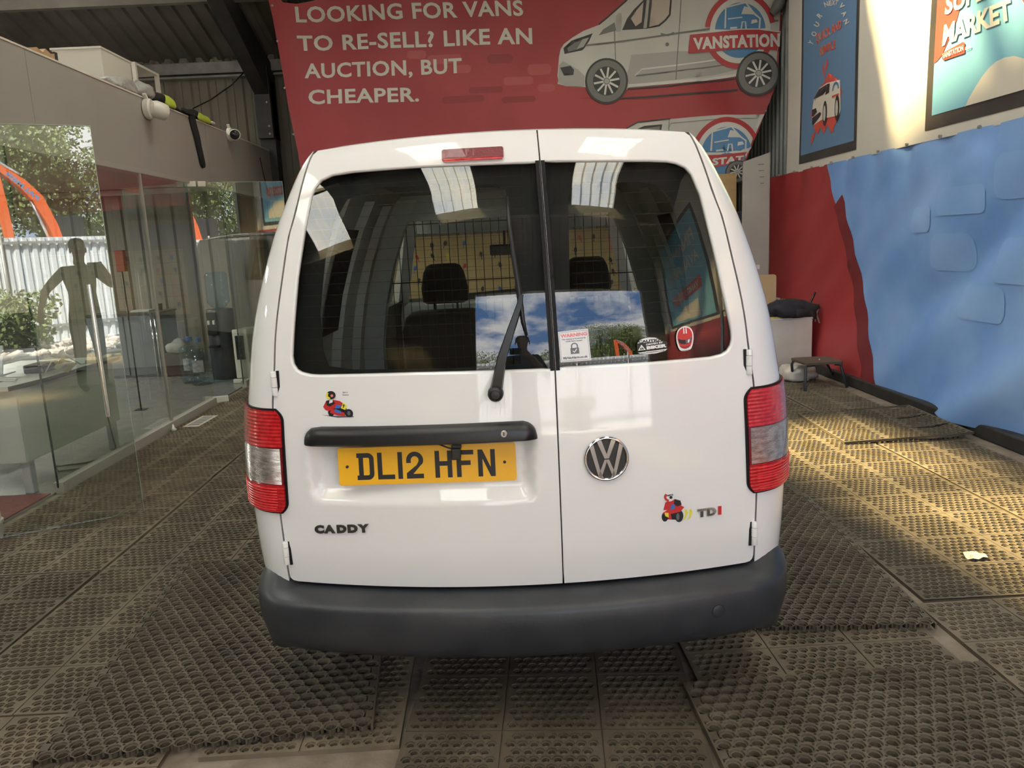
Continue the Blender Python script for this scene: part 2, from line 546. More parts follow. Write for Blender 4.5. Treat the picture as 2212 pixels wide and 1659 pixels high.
for y in (9.6, 8.1, 6.6, 5.1, 2.6, 1.1, -0.4, -1.9):
    b = MB()
    z = zroof(y) - 0.02
    b.box(XL, XR, y - 0.03, y + 0.03, z - 0.22, z)
    b.box(XL, XR, y - 0.03, y + 0.06, z - 0.235, z - 0.22)
    pu = b.build('purlin', m_purl)
    tag(pu, 'pale grey purlin under the roof, level with y %.1f' % y if False else 'long pale grey steel purlin running under the roof sheets', 'purlin', 'roof purlins', 'structure')
er = MB().box(XL, XR, YB - 0.16, YB - 0.04, 3.92, 4.06).box(XL, XR, YB - 0.19, YB - 0.04, 3.86, 3.885).build('trim_1', m_galv)
tag(er, 'pale steel eaves rail along the top of the back wall', 'eaves rail', kind='structure')

# ------------------------------------------------------------------ glass fronted office on the left
OFX = -2.92
fas = empty('wall_office', (OFX, 0, 0), 0, 'plain grey fascia boards above the office glass', 'fascia', kind='structure')
for (a, b_) in ((1.2, 5.28), (5.285, 8.4), (8.405, 10.76)):
    MB().box(-0.09, 0.0, a, b_, 2.235, 2.84).build('fascia_board', m_fascia, fas)
MB().box(-0.10, 0.012, 1.2, 10.76, 2.195, 2.235).build('head_channel', m_trimgrey, fas)
MB().box(-0.12, 0.006, 1.2, 10.76, 2.84, 2.852).build('cap_strip', mat('cream_edge', (0.62, 0.55, 0.47), 0.6), fas)
oc = MB().box(XL, OFX - 0.09, 1.2, YB - 0.2, 2.45, 2.838).build('ceiling_office', mat('office_ceiling', (0.35, 0.33, 0.31), 0.8))
tag(oc, 'flat office ceiling behind the grey fascia', 'ceiling', kind='structure')
of = MB().box(XL, OFX - 0.02, 1.2, YB - 0.2, 0.0, 0.012).build('floor_office', mat('grey_vinyl_floor', (0.20, 0.20, 0.19), 0.22, noise=14, col2=(0.23, 0.225, 0.215)))
tag(of, 'shiny grey vinyl floor inside the glass office', 'floor', kind='structure')
ow = MB().box(XL, OFX - 0.02, 1.1, 1.2, 0, 2.84).build('wall_office_end', m_fascia)
tag(ow, 'near end wall of the office beyond the picture edge', 'wall', kind='structure')
bt = MB().box(OFX - 0.03, OFX + 0.035, 4.9, 7.74, 0, 0.075).build('baseboard_office', m_trimgrey)
tag(bt, 'pale grey base channel under the office glass', 'baseboard', kind='structure')
bt2 = MB().box(OFX - 0.03, OFX + 0.035, 8.7, 10.76, 0, 0.075).build('baseboard_office_far', m_trimgrey)
tag(bt2, 'base channel under the far office pane behind the van', 'baseboard', kind='structure')
def pane(name, y0, y1, z0=0.04, z1=2.2, label=''):
    e = empty(name, (OFX, y0, 0), 0, label, 'window', kind='structure')
    MB().box(-0.006, 0.006, 0.003, y1 - y0 - 0.003, z0, z1).build('pane', m_glassoff, e)
    MB().box(-0.0065, 0.0065, 0.0, 0.003, z0, z1).build('pane_edge', m_gedge, e)
    return e
pane('window_1', 4.9, 6.72, label='large office pane in front of the white desk')
pane('window_2', 6.72, 7.78, label='narrow office pane in front of the blue water bottles')
pane('window_3', 8.7, 10.7, label='far office pane in front of the white heater')
pane('window_4', 1.3, 3.98, label='near office pane beyond the left picture edge')
MB().box(-0.012, 0.012, -0.02, 0.0, 0.04, 2.2).build('mullion', m_trimgrey, bpy.data.objects['window_2'])

# two frameless glass doors standing open at the same angle
DA = math.radians(26.8)
def gdoor(name, y, label, ang):
    e = empty(name, (OFX, y, 0), ang, label, 'glass door', kind='structure')
    W = 0.88
    MB().box(0.0, W - 0.003, -0.006, 0.006, 0.02, 2.2).build('pane', m_glassoff, e)
    MB().box(W - 0.003, W, -0.006, 0.006, 0.02, 2.2).box(0, W, -0.006, 0.006, 2.2, 2.204).build('pane_edge', m_gedge2, e)
    h = empty('handle', (0, 0, 0)); h.parent = e
    for s in (-1, 1):
        MB().tube([(W - 0.115, s * 0.05, 0.62), (W - 0.115, s * 0.05, 1.36)], 0.0135, 12).build('grip', m_chrome, h, smooth=True, ang=40)
    for z in (0.75, 1.22):
        MB().tube([(W - 0.115, -0.05, z), (W - 0.115, 0.05, z)], 0.008, 8).build('standoff', m_chrome, h, smooth=True)
    MB().box(-0.02, 0.13, -0.018, 0.018, 0.012, 0.075, 0.004).build('bottom_patch_fitting', mat('white_fitting', (0.62, 0.58, 0.52), 0.4), e)
    MB().box(-0.02, 0.06, -0.02, 0.02, 2.16, 2.215, 0.004).box(0.075, 0.15, -0.02, 0.02, 2.16, 2.215, 0.004).build('top_patch_fitting', mat('brushed_fitting', (0.40, 0.38, 0.34), 0.35, 0.6), e)
    return e
gdoor('door_1', 3.99, 'large open glass door reflecting the fence and digger', DA)
gdoor('door_2', 7.79, 'open glass door further back beside the water bottles', math.radians(22))

# unseen light panels, added to brighten the office interior
m_fillglow = bpy.data.materials.new('added_fill_glow'); m_fillglow.use_nodes = True
m_fillglow.node_tree.nodes['Principled BSDF'].inputs['Emission Color'].default_value = (1, .97, .9, 1); m_fillglow.node_tree.nodes['Principled BSDF'].inputs['Emission Strength'].default_value = 2.0
for i, (x, y) in enumerate(((-6.0, 3.0), (-5.4, 6.2), (-6.2, 9.0))):
    e = empty('added_fill_light', (x, y, 2.42), 0, ['added unseen light panel nearest the office door', 'added unseen light panel above the middle of the office', 'added unseen light panel at the far end of the office'][i], 'ceiling light', 'added office fill lights')
    MB().box(-.31, .31, -.31, .31, 0, .03).build('frame', m_trimgrey, e); MB().box(-.29, .29, -.29, .29, -.004, 0).build('fill_panel', m_fillglow, e)
    ld_ = bpy.data.lights.new('office_fill', 'AREA'); ld_.shape = 'SQUARE'; ld_.size = .56; ld_.energy = 24; ld_.color = (1, .95, .86)
    lo_ = bpy.data.objects.new('office_fill', ld_); COL.objects.link(lo_); lo_.parent = e; lo_.location = (0, 0, -.01)

# ------------------------------------------------------------------ rubber mats
m_rub = mat('dusty_black_rubber', (0.110, 0.087, 0.058), 0.75, 0.0, noise=5, col2=(0.175, 0.140, 0.095), bump=0.15, bscale=120)
m_rub2 = mat('dark_rubber', (0.074, 0.059, 0.040), 0.72, 0.0, noise=6, col2=(0.120, 0.096, 0.067), bump=0.15, bscale=120)

for mm in (m_rub, m_rub2):          # every mat has weathered a little differently
    tt = mm.node_tree; oi = tt.nodes.new('ShaderNodeObjectInfo'); mr = tt.nodes.new('ShaderNodeMapRange'); hs_ = tt.nodes.new('ShaderNodeHueSaturation')
    mr.inputs['To Min'].default_value = 0.62; mr.inputs['To Max'].default_value = 1.12
    bs = tt.nodes['Principled BSDF']; src = bs.inputs['Base Color'].links[0].from_socket
    tt.links.new(oi.outputs['Random'], mr.inputs['Value']); tt.links.new(mr.outputs[0], hs_.inputs['Value']); tt.links.new(src, hs_.inputs['Color']); tt.links.new(hs_.outputs[0], bs.inputs['Base Color'])
def np_mesh(name, V, F):
    me = bpy.data.meshes.new(name)
    me.from_pydata(V, [], F)
    me.update()
    return me

def grid_mat_mesh(nx, ny, T=0.0155, lift=None):
    """rubber drainage mat of nx x ny cells, each with 8 rows of octagonal stepped holes"""
    C = 0.3; g = 0.004; mg = 0.011; n = 8
    p = (C - 2 * mg) / n
    V = []; F = []
    def quad(a, b, c, d):
        k = len(V); V.extend((a, b, c, d)); F.append((k, k + 1, k + 2, k + 3))
    def rect(x0, x1, y0, y1, z):
        quad((x0, y0, z), (x1, y0, z), (x1, y1, z), (x0, y1, z))
    R0, R1 = 0.0163, 0.0112
    ang = [PI / 4 * k for k in range(8)]
    def hole(x0, y0, w, h):
        cx, cy = x0 + w / 2, y0 + h / 2
        out = [(x0 + w, cy), (x0 + w, y0 + h), (cx, y0 + h), (x0, y0 + h), (x0, cy), (x0, y0), (cx, y0), (x0 + w, y0)]
        b = len(V)
        for (u, v) in out: V.append((u, v, T))
        for r, z in ((R0, T), (R0, T - 0.005), (R1, T - 0.005), (R1, 0.0)):
            for a in ang: V.append((cx + r * cos(a), cy + r * sin(a), z))
        for ring in range(4):
            for k in range(8):
                k2 = (k + 1) % 8
                F.append((b + ring * 8 + k, b + ring * 8 + k2, b + ring * 8 + 8 + k2, b + ring * 8 + 8 + k))
    for i in range(nx):
        for j in range(ny):
            x, y = i * C, j * C
            x0, x1, y0, y1 = x + g / 2, x + C - g / 2, y + g / 2, y + C - g / 2
            xa, xb, ya, yb = x + mg, x + C - mg, y + mg, y + C - mg
            rect(x0, x1, y0, ya, T); rect(x0, x1, yb, y1, T); rect(x0, xa, ya, yb, T); rect(xb, x1, ya, yb, T)
            for r in range(n):
                yy = ya + r * p
                if r % 2 == 0:
                    for c in range(n): hole(xa + c * p, yy, p, p)
                else:
                    rect(xa, xa + p / 2, yy, yy + p, T); rect(xb - p / 2, xb, yy, yy + p, T)
                    for c in range(n - 1): hole(xa + p / 2 + c * p, yy, p, p)
            for (a, b_) in (((x0, y0), (x1, y0)), ((x1, y0), (x1, y1)), ((x1, y1), (x0, y1)), ((x0, y1), (x0, y0))):
                quad((*a, T - 0.005), (*b_, T - 0.005), (*b_, T), (*a, T))
    W, L = nx * C, ny * C
    for i in range(1, nx): rect(i * C - g / 2, i * C + g / 2, 0, L, T - 0.005)
    for j in range(1, ny): rect(0, W, j * C - g / 2, j * C + g / 2, T - 0.0051)
    e = g / 2
    for (a, b_) in (((e, e), (W - e, e)), ((W - e, e), (W - e, L - e)), ((W - e, L - e), (e, L - e)), ((e, L - e), (e, e))):
        quad((*a, 0), (*b_, 0), (*b_, T), (*a, T))
    if lift: V = [lift(*q) for q in V]
    return np_mesh('grid_mat', V, F)

def ring_mat_mesh(W=1.0, L=1.5, T=0.022, p=0.0494):
    """open honeycomb ring mat: big stepped holes in staggered rows, a small hole where three rings meet"""
    V = []; F = []
    py = p * 0.866; R = p / math.sqrt(3)
    nr = int((L - 0.012) / py); nc = int((W - 0.010) / p)
    oy = (L - nr * py) / 2 + py / 2
    sh = 0.0048
    def cell(cx, cy):
        b = len(V)
        outer = []; inn = []
        for k in range(6):
            a = PI / 6 + k * PI / 3
            jx, jy = cx + R * cos(a), cy + R * sin(a)
            for da in (-2.09, -PI, 2.09):
                outer.append((jx + sh * cos(a + da), jy + sh * sin(a + da)))
            for da in (-0.19, 0.0, 0.19): inn.append(a + da * 1.3)
        for q in outer: V.append((*q, T))
        for r, z in ((0.0208, T - 0.001), (0.0195, T - 0.007), (0.0158, T - 0.008), (0.0148, 0.0)):
            for a in inn: V.append((cx + r * cos(a), cy + r * sin(a), z))
        for q in outer: V.append((*q, 0.004))
        n = 18
        for ring in range(4):
            for k in range(n):
                k2 = (k + 1) % n
                F.append((b + ring * n + k, b + ring * n + k2, b + ring * n + n + k2, b + ring * n + n + k))
        for k in range(n):
            if k % 3 != 2:
                F.append((b + 5 * n + k, b + 5 * n + k + 1, b + k + 1, b + k))
    for r in range(nr):
        odd = r % 2
        for c in range(nc - odd):
            cell((W - nc * p) / 2 + p / 2 + c * p + (p / 2 if odd else 0), oy + r * py)
    def bx(x0, x1, y0, y1):
        b = len(V)
        V.extend([(x0, y0, 0), (x1, y0, 0), (x1, y1, 0), (x0, y1, 0), (x0, y0, T), (x1, y0, T), (x1, y1, T), (x0, y1, T)])
        F.extend([(b + 4, b + 5, b + 6, b + 7), (b, b + 1, b + 5, b + 4), (b + 1, b + 2, b + 6, b + 5), (b + 2, b + 3, b + 7, b + 6), (b + 3, b, b + 4, b + 7)])
    e = (W - nc * p) / 2; f = oy - py / 2
    bx(0, e, f, L - f); bx(W - e, W, f, L - f)
    for r in range(nr):
        if r % 2:
            y0 = oy + r * py - py * 0.42
            bx(e, e + p * 0.42, y0, y0 + py * 0.84); bx(W - e - p * 0.42, W - e, y0, y0 + py * 0.84)
    return np_mesh('ring_mat', V, F)

GM = grid_mat_mesh(3, 5)
GM2 = grid_mat_mesh(2, 5); GM2.materials.append(m_rub)
RM = ring_mat_mesh()
GM.materials.append(m_rub); RM.materials.append(m_rub2)
MATN = [0]
def put_mat(me, name, cx, cy, rz, z, label, group, W=0.9, L=1.5, rx=0.0):
    o = bpy.data.objects.new(name, me)
    COL.objects.link(o)
    c, s = cos(rz), sin(rz)
    o.location = (cx - (W / 2) * c + (L / 2) * s, cy - (W / 2) * s - (L / 2) * c, z)
    o.rotation_euler = (0, 0, rz)
    return tag(o, label, 'rubber mat', group)

D = math.radians
# named mats near the camera
put_mat(RM, 'ring_mat', -1.00, 2.83, D(4.6), 0.0158, 'ring rubber mat lying under the left end of the bumper', 'open ring mats', 1.0, 1.5)
put_mat(RM, 'ring_mat', 1.065, 1.565, D(1.6), 0.0158, 'ring rubber mat cut by the bottom right picture edge', 'open ring mats', 1.0, 1.5)
put_mat(RM, 'ring_mat', 1.10, 3.32, D(-4.4), 0.0158, 'ring rubber mat beside the right tail light of the van', 'open ring mats', 1.0, 1.5)
put_mat(GM, 'grid_mat', 0.115, 2.25, D(-4.5), 0.001, 'square-celled rubber mat directly below the middle of the bumper', 'square-celled mats')
put_mat(GM2, 'grid_mat', -0.66, 2.82, D(0.5), 0.0, 'narrow square-celled rubber mat mostly hidden under the left ring mat', 'square-celled mats', 0.6)
put_mat(GM, 'grid_mat', 1.05, 2.645, D(0.6), 0.0005, 'square-celled rubber mat between the two right ring mats', 'square-celled mats')
put_mat(GM, 'grid_mat', 2.035, 2.015, D(0.8), 0.0, 'square-celled rubber mat in the bottom right corner by the gap', 'square-celled mats')
put_mat(GM2, 'grid_mat', 2.80, 2.01, 0.0, 0.0, 'narrow square-celled rubber mat beyond the bottom right picture corner', 'square-celled mats', 0.6)
LG = 'square-celled mats'
# left field, rows running back beside the office
rowname = ['nearest', 'second', 'third', 'fourth', 'fifth', 'sixth']
colname = [(-2.42, 'beside the office glass'), (-1.51, 'in the middle strip left of the van'), (-0.60, 'in the strip running under the left of the van')]
for c, (x, cn) in enumerate(colname):
    for r in range(6):
        y = 1.28 + 1.506 * r + (0.0, 0.31, -0.16)[c]
        if c == 2 and r < 2: continue
        rr = random.uniform(-0.012, 0.012)
        put_mat(GM, 'grid_mat', x + random.uniform(-.004, .004), y, rr, 0.0, '%s square-celled rubber mat %s' % (rowname[r], cn), LG)
# right field
for c, (x, cn) in enumerate([(0.32, 'in the strip hidden under the van'), (1.22, 'in the strip right of the van'), (2.075, 'in the sunlit strip right of the van'), (2.84, 'along the right kerb')]):
    for r in range(5):
        y = (3.78, 4.15, 3.53, 3.42)[c] + 1.506 * r
        if y > 9.9: continue
        rr = random.uniform(-0.012, 0.012)
        if c == 0 and r == 0: continue
        put_mat(GM2 if c == 3 else GM, 'grid_mat', x, y, rr * (.4 if c == 3 else 1), 0.0, '%s square-celled rubber mat %s' % (rowname[r], cn), LG, .6 if c == 3 else .9)
# curled mat lying loose near the kerb
def curl(x, y, z):
    u = max(0, x - 0.62); v = max(0, y - 1.05) * 0.4
    k = u + v * (x / 0.9)
    return (x - 0.30 * k * k, y, z + 0.55 * k * k + 0.012 * sin(x * 5))
CM = grid_mat_mesh(3, 3, lift=curl); CM.materials.append(m_rub)
cm = bpy.data.objects.new('curled_mat', CM); COL.objects.link(cm)
cm.location = (2.32, 5.02, 0.0175); cm.rotation_euler = (0, 0, D(-2))
tag(cm, 'loose square-celled rubber mat with its corner curled up at the kerb', 'rubber mat', LG)

# ------------------------------------------------------------------ white panel van seen from behind
m_white = mat('white_van_paint', (0.80, 0.795, 0.79), 0.45, 0.0, spec=0.3, coat=1.0)
m_blackp = mat('satin_black_plastic', (0.012, 0.012, 0.013), 0.38)
m_bump = mat('faded_grey_bumper_plastic', (0.022, 0.0245, 0.030), 0.42, 0.0, noise=7, col2=(0.033, 0.036, 0.042), bump=0.04, bscale=90)
m_rubber = mat('black_rubber_seal', (0.006, 0.006, 0.007), 0.6, spec=0.25)
m_vglass = glass('van_rear_glass', (0.80, 0.84, 0.81), 1.52, 1.9)
m_wglass = glass('windscreen_glass', (0.88, 0.92, 0.90), 1.5, 1.0)
m_inner = mat('pale_bare_metal_inside', (0.55, 0.58, 0.55), 0.5)
m_seat = mat('charcoal_seat_fabric', (0.018, 0.018, 0.019), 0.9)
m_chromev = mat('bright_chrome', (0.78, 0.78, 0.80), 0.06, 1.0)
m_badge = mat('dark_chrome_badge', (0.22, 0.22, 0.23), 0.25, 1.0)
m_ink = mat('black_ink', (0.012, 0.012, 0.014), 0.5)
m_sw = mat('sticker_white', (0.75, 0.75, 0.76), 0.4)
m_sr = mat('sticker_red', (0.55, 0.03, 0.03), 0.4)
m_sy = mat('sticker_yellow', (0.80, 0.72, 0.05), 0.4)
m_sb = mat('sticker_blue', (0.05, 0.16, 0.50), 0.4)
m_sg = mat('sticker_grey', (0.12, 0.13, 0.15), 0.4)
m_sp = mat('sticker_pink', (0.80, 0.22, 0.24), 0.4)

VG = math.radians(1.90)
# fine pale scuffs in the bumper plastic
tt = m_bump.node_tree; bs = tt.nodes['Principled BSDF']; src = bs.inputs['Base Color'].links[0].from_socket
tcn = tt.nodes.new('ShaderNodeTexCoord'); mpn = tt.nodes.new('ShaderNodeMapping'); mpn.inputs['Scale'].default_value = (1.0, 1.0, 3.2)
nzn = tt.nodes.new('ShaderNodeTexNoise'); nzn.inputs['Scale'].default_value = 46; nzn.inputs['Detail'].default_value = 8; nzn.inputs['Roughness'].default_value = .7
rpn = tt.nodes.new('ShaderNodeValToRGB'); rpn.color_ramp.elements[0].position = .67; rpn.color_ramp.elements[1].position = .76; rpn.color_ramp.elements[1].color = (.55, .55, .55, 1)
mxn = tt.nodes.new('ShaderNodeMix'); mxn.data_type = 'RGBA'; mxn.inputs[7].default_value = (.16, .165, .18, 1)
tt.links.new(tcn.outputs['Object'], mpn.inputs['Vector']); tt.links.new(mpn.outputs[0], nzn.inputs['Vector']); tt.links.new(nzn.outputs[0], rpn.inputs[0])
tt.links.new(rpn.outputs[0], mxn.inputs[0]); tt.links.new(src, mxn.inputs[6]); tt.links.new(mxn.outputs[2], bs.inputs['Base Color'])
van = empty('panel_van', (0.030, 2.116, 0), -VG, 'white panel van parked with its two rear doors facing us', 'van')
ZT = [.38, .50, .60, .75, .90, 1.0, 1.08, 1.12, 1.19, 1.23, 1.27, 1.36, 1.45, 1.6, 1.70, 1.76, 1.80, 1.82]
DT = [.035, .012, .002, 0, .003, .010, .018, .0225, .0315, .038, .046, .0665, .0895, .1315, .164, .192, .237, .28]
def pch(x, X, Y):
    n = len(X)
    if x <= X[0]: return Y[0] + (x - X[0]) * (Y[1] - Y[0]) / (X[1] - X[0])
    if x >= X[-1]: return Y[-1] + (x - X[-1]) * (Y[-1] - Y[-2]) / (X[-1] - X[-2])
    h = [X[i + 1] - X[i] for i in range(n - 1)]; s = [(Y[i + 1] - Y[i]) / h[i] for i in range(n - 1)]
    m = [s[0]] + [0 if s[i - 1] * s[i] <= 0 else 2 * s[i - 1] * s[i] / (s[i - 1] + s[i]) for i in range(1, n - 1)] + [s[-1]]
    i = max(k for k in range(n - 1) if X[k] <= x)
    t = (x - X[i]) / h[i]
    return (2 * t ** 3 - 3 * t * t + 1) * Y[i] + (t ** 3 - 2 * t * t + t) * h[i] * m[i] + (-2 * t ** 3 + 3 * t * t) * Y[i + 1] + (t ** 3 - t * t) * h[i] * m[i + 1]
def sstep(a, b, x):
    u = min(max((x - a) / (b - a), 0.0), 1.0)
    return u * u * (3 - 2 * u)
def rd(w, z):
    """depth of the rear face at lateral w and height z"""
    return pch(z + .021 * (w / .56) ** 2 * sstep(1.4, 1.8, z), ZT, DT) + .2 * w * w
def recess(w, z):
    return 0.030 * sstep(-.617, -.572, w) * (1 - sstep(.020, .066, w)) * sstep(.735, .785, z) * (1 - sstep(.935, .95, z))
def onrear(off=0.0):
    return lambda w, z: (w, rd(w, z) + off, z)
WSZ = [.44, .484, .60, .70, 1.02, 1.12, 1.24, 1.42, 1.524, 1.589, 1.644, 1.772, 1.80]
WSW = [.7165, .7175, .718, .720, .7125, .700, .688, .657, .637, .6155, .6014, .563, .552]
WZ = [.40, .5, .72, .8, .95, 1.05, 1.15, 1.25, 1.37, 1.48, 1.58, 1.65, 1.70, 1.75, 1.775, 1.80]
WW = [.855, .862, .872, .872, .861, .847, .832, .812, .779, .740, .700, .663, .635, .600, .574, .556]
def ws(z): return pch(z, WSZ, WSW)
def wsil(z): return pch(z, WZ, WW)
def ztop(w): return 1.793 - .021 * (w / .56) ** 2
def splitw(z): return .127 - .018 * max(0, (z - 1.1) / .69) ** 1.3

def lip(name, loop, fn, rings, m, parent, closed=True):
    """folded edge: rings of (inset along loop normal, push back)"""
    n = len(loop); secs = []
    for ins, bk in rings:
        q = []
        for i in range(n):
            a = loop[i - 1]; b = loop[(i + 1) % n]
            d = math.hypot(b[0] - a[0], b[1] - a[1]) or 1
            nx, ny = -(b[1] - a[1]) / d, (b[0] - a[0]) / d
            u, v = loop[i][0] + nx * ins, loop[i][1] + ny * ins
            x, y, z = fn(u, v)
            q.append((x, y + bk, z))
        secs.append(q)
    return MB().loft(secs, closed=True, cap=False).build(name, m, parent, smooth=True)

winL = [(.1205, 1.111), (.1145, 1.42), (.1065, 1.6985), (.024, 1.700), (-.244, 1.7043), (-.44, 1.702), (-.50, 1.697), (-.535, 1.684), (-.556, 1.662), (-.567, 1.641), (-.592, 1.534), (-.617, 1.401), (-.6336, 1.268), (-.6439, 1.175), (-.641, 1.150), (-.630, 1.132), (-.614, 1.1225), (-.585, 1.1155), (-.5568, 1.114), (-.2665, 1.1154)]
winR = [(.1335, 1.1137), (.393, 1.1114), (.58, 1.113), (.6155, 1.1183), (.636, 1.129), (.648, 1.146), (.6525, 1.165), (.652, 1.188), (.634, 1.289), (.6113, 1.423), (.5813, 1.584), (.5584, 1.646), (.540, 1.668), (.5119, 1.6815), (.485, 1.687), (.428, 1.6906), (.1185, 1.7009), (.1268, 1.42)]
def doorloop(side):
    zs = list(np.linspace(.505, 1.76, 40))
    if side < 0:
        a = [(-(ws(.496) - .003), .496), (-.7125, .484), (-.7045, .4765), (-.690, .474), (-.5, .474), (-.2, .474), (splitw(.474) - .003, .474)]
        a += [(splitw(z) - .003, z) for z in list(np.linspace(.52, 1.78, 24))]
        a += [(w, ztop(w)) for w in np.linspace(splitw(1.79) - .003, -.552, 16)]
        a += [(-(ws(z) - .003), z) for z in reversed(zs)]
        return a
    a = [(splitw(.474) + .003, .474), (.4, .474), (.690, .474), (.7045, .4765), (.7125, .484), (ws(.496) - .003, .496)]
    a += [(ws(z) - .003, z) for z in zs]
    a += [(w, ztop(w)) for w in np.linspace(.552, splitw(1.79) + .003, 12)]
    a += [(splitw(z) + .003, z) for z in reversed(list(np.linspace(.52, 1.78, 24)))]
    return a
fnL = lambda w, z: (w, rd(w, z) + recess(w, z), z)
fnR = onrear()
for nm, lp, wn, fn, lab in (('rear_door', doorloop(-1), winL, fnL, 'wider left rear door with the number plate recess'), ('rear_door', doorloop(1), winR, fnR, 'narrower right rear door with the round emblem')):
    dr = patch(nm, [lp, wn], fn, m_white, van, step=.022, normals=True)
    dr['label'] = lab
    lip('door_edge', dens(lp, .03), fn, [(0, 0), (-.0015, .003), (-.0015, .02)], m_white, dr)
    lip('window_lip', dens(wn, .03), fn, [(0, 0), (.004, .002), (.0065, .007), (.007, .014)], m_white, dr)
    gl = patch('window_glass', [wn], lambda w, z: (w, rd(w, z) + .0065, z), m_vglass, dr, step=.025, normals=True)
# black painted glass border, door frame and seals behind the doors
clearL = [(0.0168, 1.5945), (0.0254, 1.4387), (0.0296, 1.2464), (0.032, 1.1303), (-0.0675, 1.1256), (-0.4564, 1.1303), (-0.5332, 1.1407), (-0.5474, 1.1875), (-0.5524, 1.2934), (-0.5315, 1.4512), (-0.5021, 1.5561), (-0.4597, 1.6205), (-0.3819, 1.6505), (-0.1775, 1.6478), (-0.0183, 1.6381), (0.0075, 1.6237)]
clearR = [(0.1742, 1.1228), (0.1817, 1.3668), (0.1893, 1.5864), (0.2005, 1.6225), (0.2358, 1.6342), (0.3949, 1.6306), (0.4559, 1.6177), (0.4943, 1.5737), (0.5136, 1.454), (0.5273, 1.2961), (0.5323, 1.1713), (0.5167, 1.1236)][::-1]
outer = [(-.725, .44), (.725, .44)] + [(ws(z) + .012, z) for z in np.linspace(.5, 1.755, 30)] + [(w, ztop(w) - .012) for w in np.linspace(.55, -.55, 20)] + [(-(ws(z) + .012), z) for z in np.linspace(1.755, .5, 30)]
patch('black_door_frame', [outer, clearL, clearR], lambda w, z: (w, rd(w, z) + .034, z), m_rubber, van, step=.04)
for s in (-1, 1):
    zz = np.linspace(1.112, 1.70, 20)
    lp = [(splitw(z) + s * .0022, z) for z in zz] + [(splitw(z) + s * .0135, z) for z in reversed(zz)]
    patch('window_seal', [lp if s < 0 else lp], lambda w, z: (w, rd(w, z) - .0016, z), m_rubber, van, step=.02)
# heating wires on the glass
m_wire = mat('heater_wire', (0.05, 0.026, 0.014), 0.7)
hb = MB()
for zz in np.linspace(1.16, 1.66, 17):
    for a, b in ((-.60, .06), (.19, .57)):
        if zz > 1.6: a, b = max(a, -.53), min(b, .52)
        ww_ = np.linspace(a, b, 14)
        hb._add([(w, rd(w, zz + o) + .009, zz + o) for o in (0, .0008) for w in ww_], [(i, i + 1, 15 + i, 14 + i) for i in range(13)])
hb.build('heating_wires', m_wire, van, fix=False)

# body corners and sides
def section(z, off=0.0):
    s0 = ws(z) + .003; W = wsil(z); k = min(1.0, max(0.05, (W - s0) / .155))
    d0 = rd(s0, z); dT = d0 + .08 + .22 * k
    P0 = (s0, d0); P1 = (s0 + .55 * (W - s0), d0 + .4 * s0 * .55 * (W - s0)); P2 = (W, dT - .6 * (dT - d0)); P3 = (W, dT)
    pts = []
    for i in range(13):
        t = i / 12
        a, b, c, e = (1 - t) ** 3, 3 * t * (1 - t) ** 2, 3 * t * t * (1 - t), t ** 3
        pts.append((a * P0[0] + b * P1[0] + c * P2[0] + e * P3[0], a * P0[1] + b * P1[1] + c * P2[1] + e * P3[1]))
    pts = [(s0, d0 + .025), (s0, d0 + .002)] + pts
    for d in (1.0, 1.6, 2.1): pts.append((W, d))
    return pts
bz = [.47, .5, .56, .62, .68, .74, .8, .86, .92, .98, 1.04, 1.1, 1.16, 1.22, 1.28, 1.34, 1.4, 1.46, 1.52, 1.57, 1.62, 1.66, 1.70, 1.73, 1.755, 1.772]
body = None
bb = MB()
for s in (1, -1):
    secs = [[(s * w, d, z) for w, d in section(z)] for z in bz]
    bb.loft(secs if s > 0 else [q[::-1] for q in secs], closed=False, cap=False)
# roof
nw = 25
rows = []
for dd, dz in ((0.0, 0.0), (.012, .004), (.045, .010), (.12, .019), (.4, .040), (1.0, .050), (1.9, .046), (2.45, .02), (2.7, -.03)):
    q = []
    for i in range(nw):
        u = -1 + 2 * i / (nw - 1)
        w = u * .5745
        z0 = ztop(w); d0 = rd(w, z0)
        ed = 1 - sstep(.86, 1.0, abs(u)) * .75
        q.append((w, d0 + .002 + dd, z0 + dz * ed))
    rows.append(q)
bb.loft(rows, closed=False, cap=False)
# cab: door lower panels, pillars, bonnet, front
for s in (1, -1):
    lo = [.30, .5, .8, 1.0, 1.12]
    bb.loft([[(s * wsil(z), d, z) for d in (2.1, 2.7, 3.25)] + [(s * (wsil(z) - .03), 3.8, min(z, 1.0)), (s * (wsil(z) - .12), 4.15, min(z, .9))] for z in lo], closed=False, cap=False)
    bb.loft([[(s * wsil(z), d, z) for d in (.62, 1.3, 2.1)] for z in (.30, .40, .47)], closed=False, cap=False)
    bb.bar((s * .79, 3.28, 1.1), (s * .60, 2.62, 1.70), .07, .09)
    bb.bar((s * .80, 2.12, 1.1), (s * .60, 2.12, 1.74), .06, .10)
    bb.bar((s * .585, 2.1, 1.745), (s * .585, 2.75, 1.72), .06, .06)
bb.loft([[(-.80, 3.25, 1.12), (0, 3.28, 1.16), (.80, 3.25, 1.12)], [(-.78, 3.8, 1.0), (0, 3.85, 1.06), (.78, 3.8, 1.0)], [(-.70, 4.18, .86), (0, 4.26, .92), (.70, 4.18, .86)], [(-.72, 4.24, .5), (0, 4.34, .5), (.72, 4.24, .5)], [(-.70, 4.2, .28), (0, 4.3, .28), (.70, 4.2, .28)]], closed=False, cap=False)
body = bb.build('body', m_white, van, fix=False)
sharp(body, 32)
MB().box(-.70, .70, .30, 4.15, .24, .46).build('underbody', m_rubber, van)
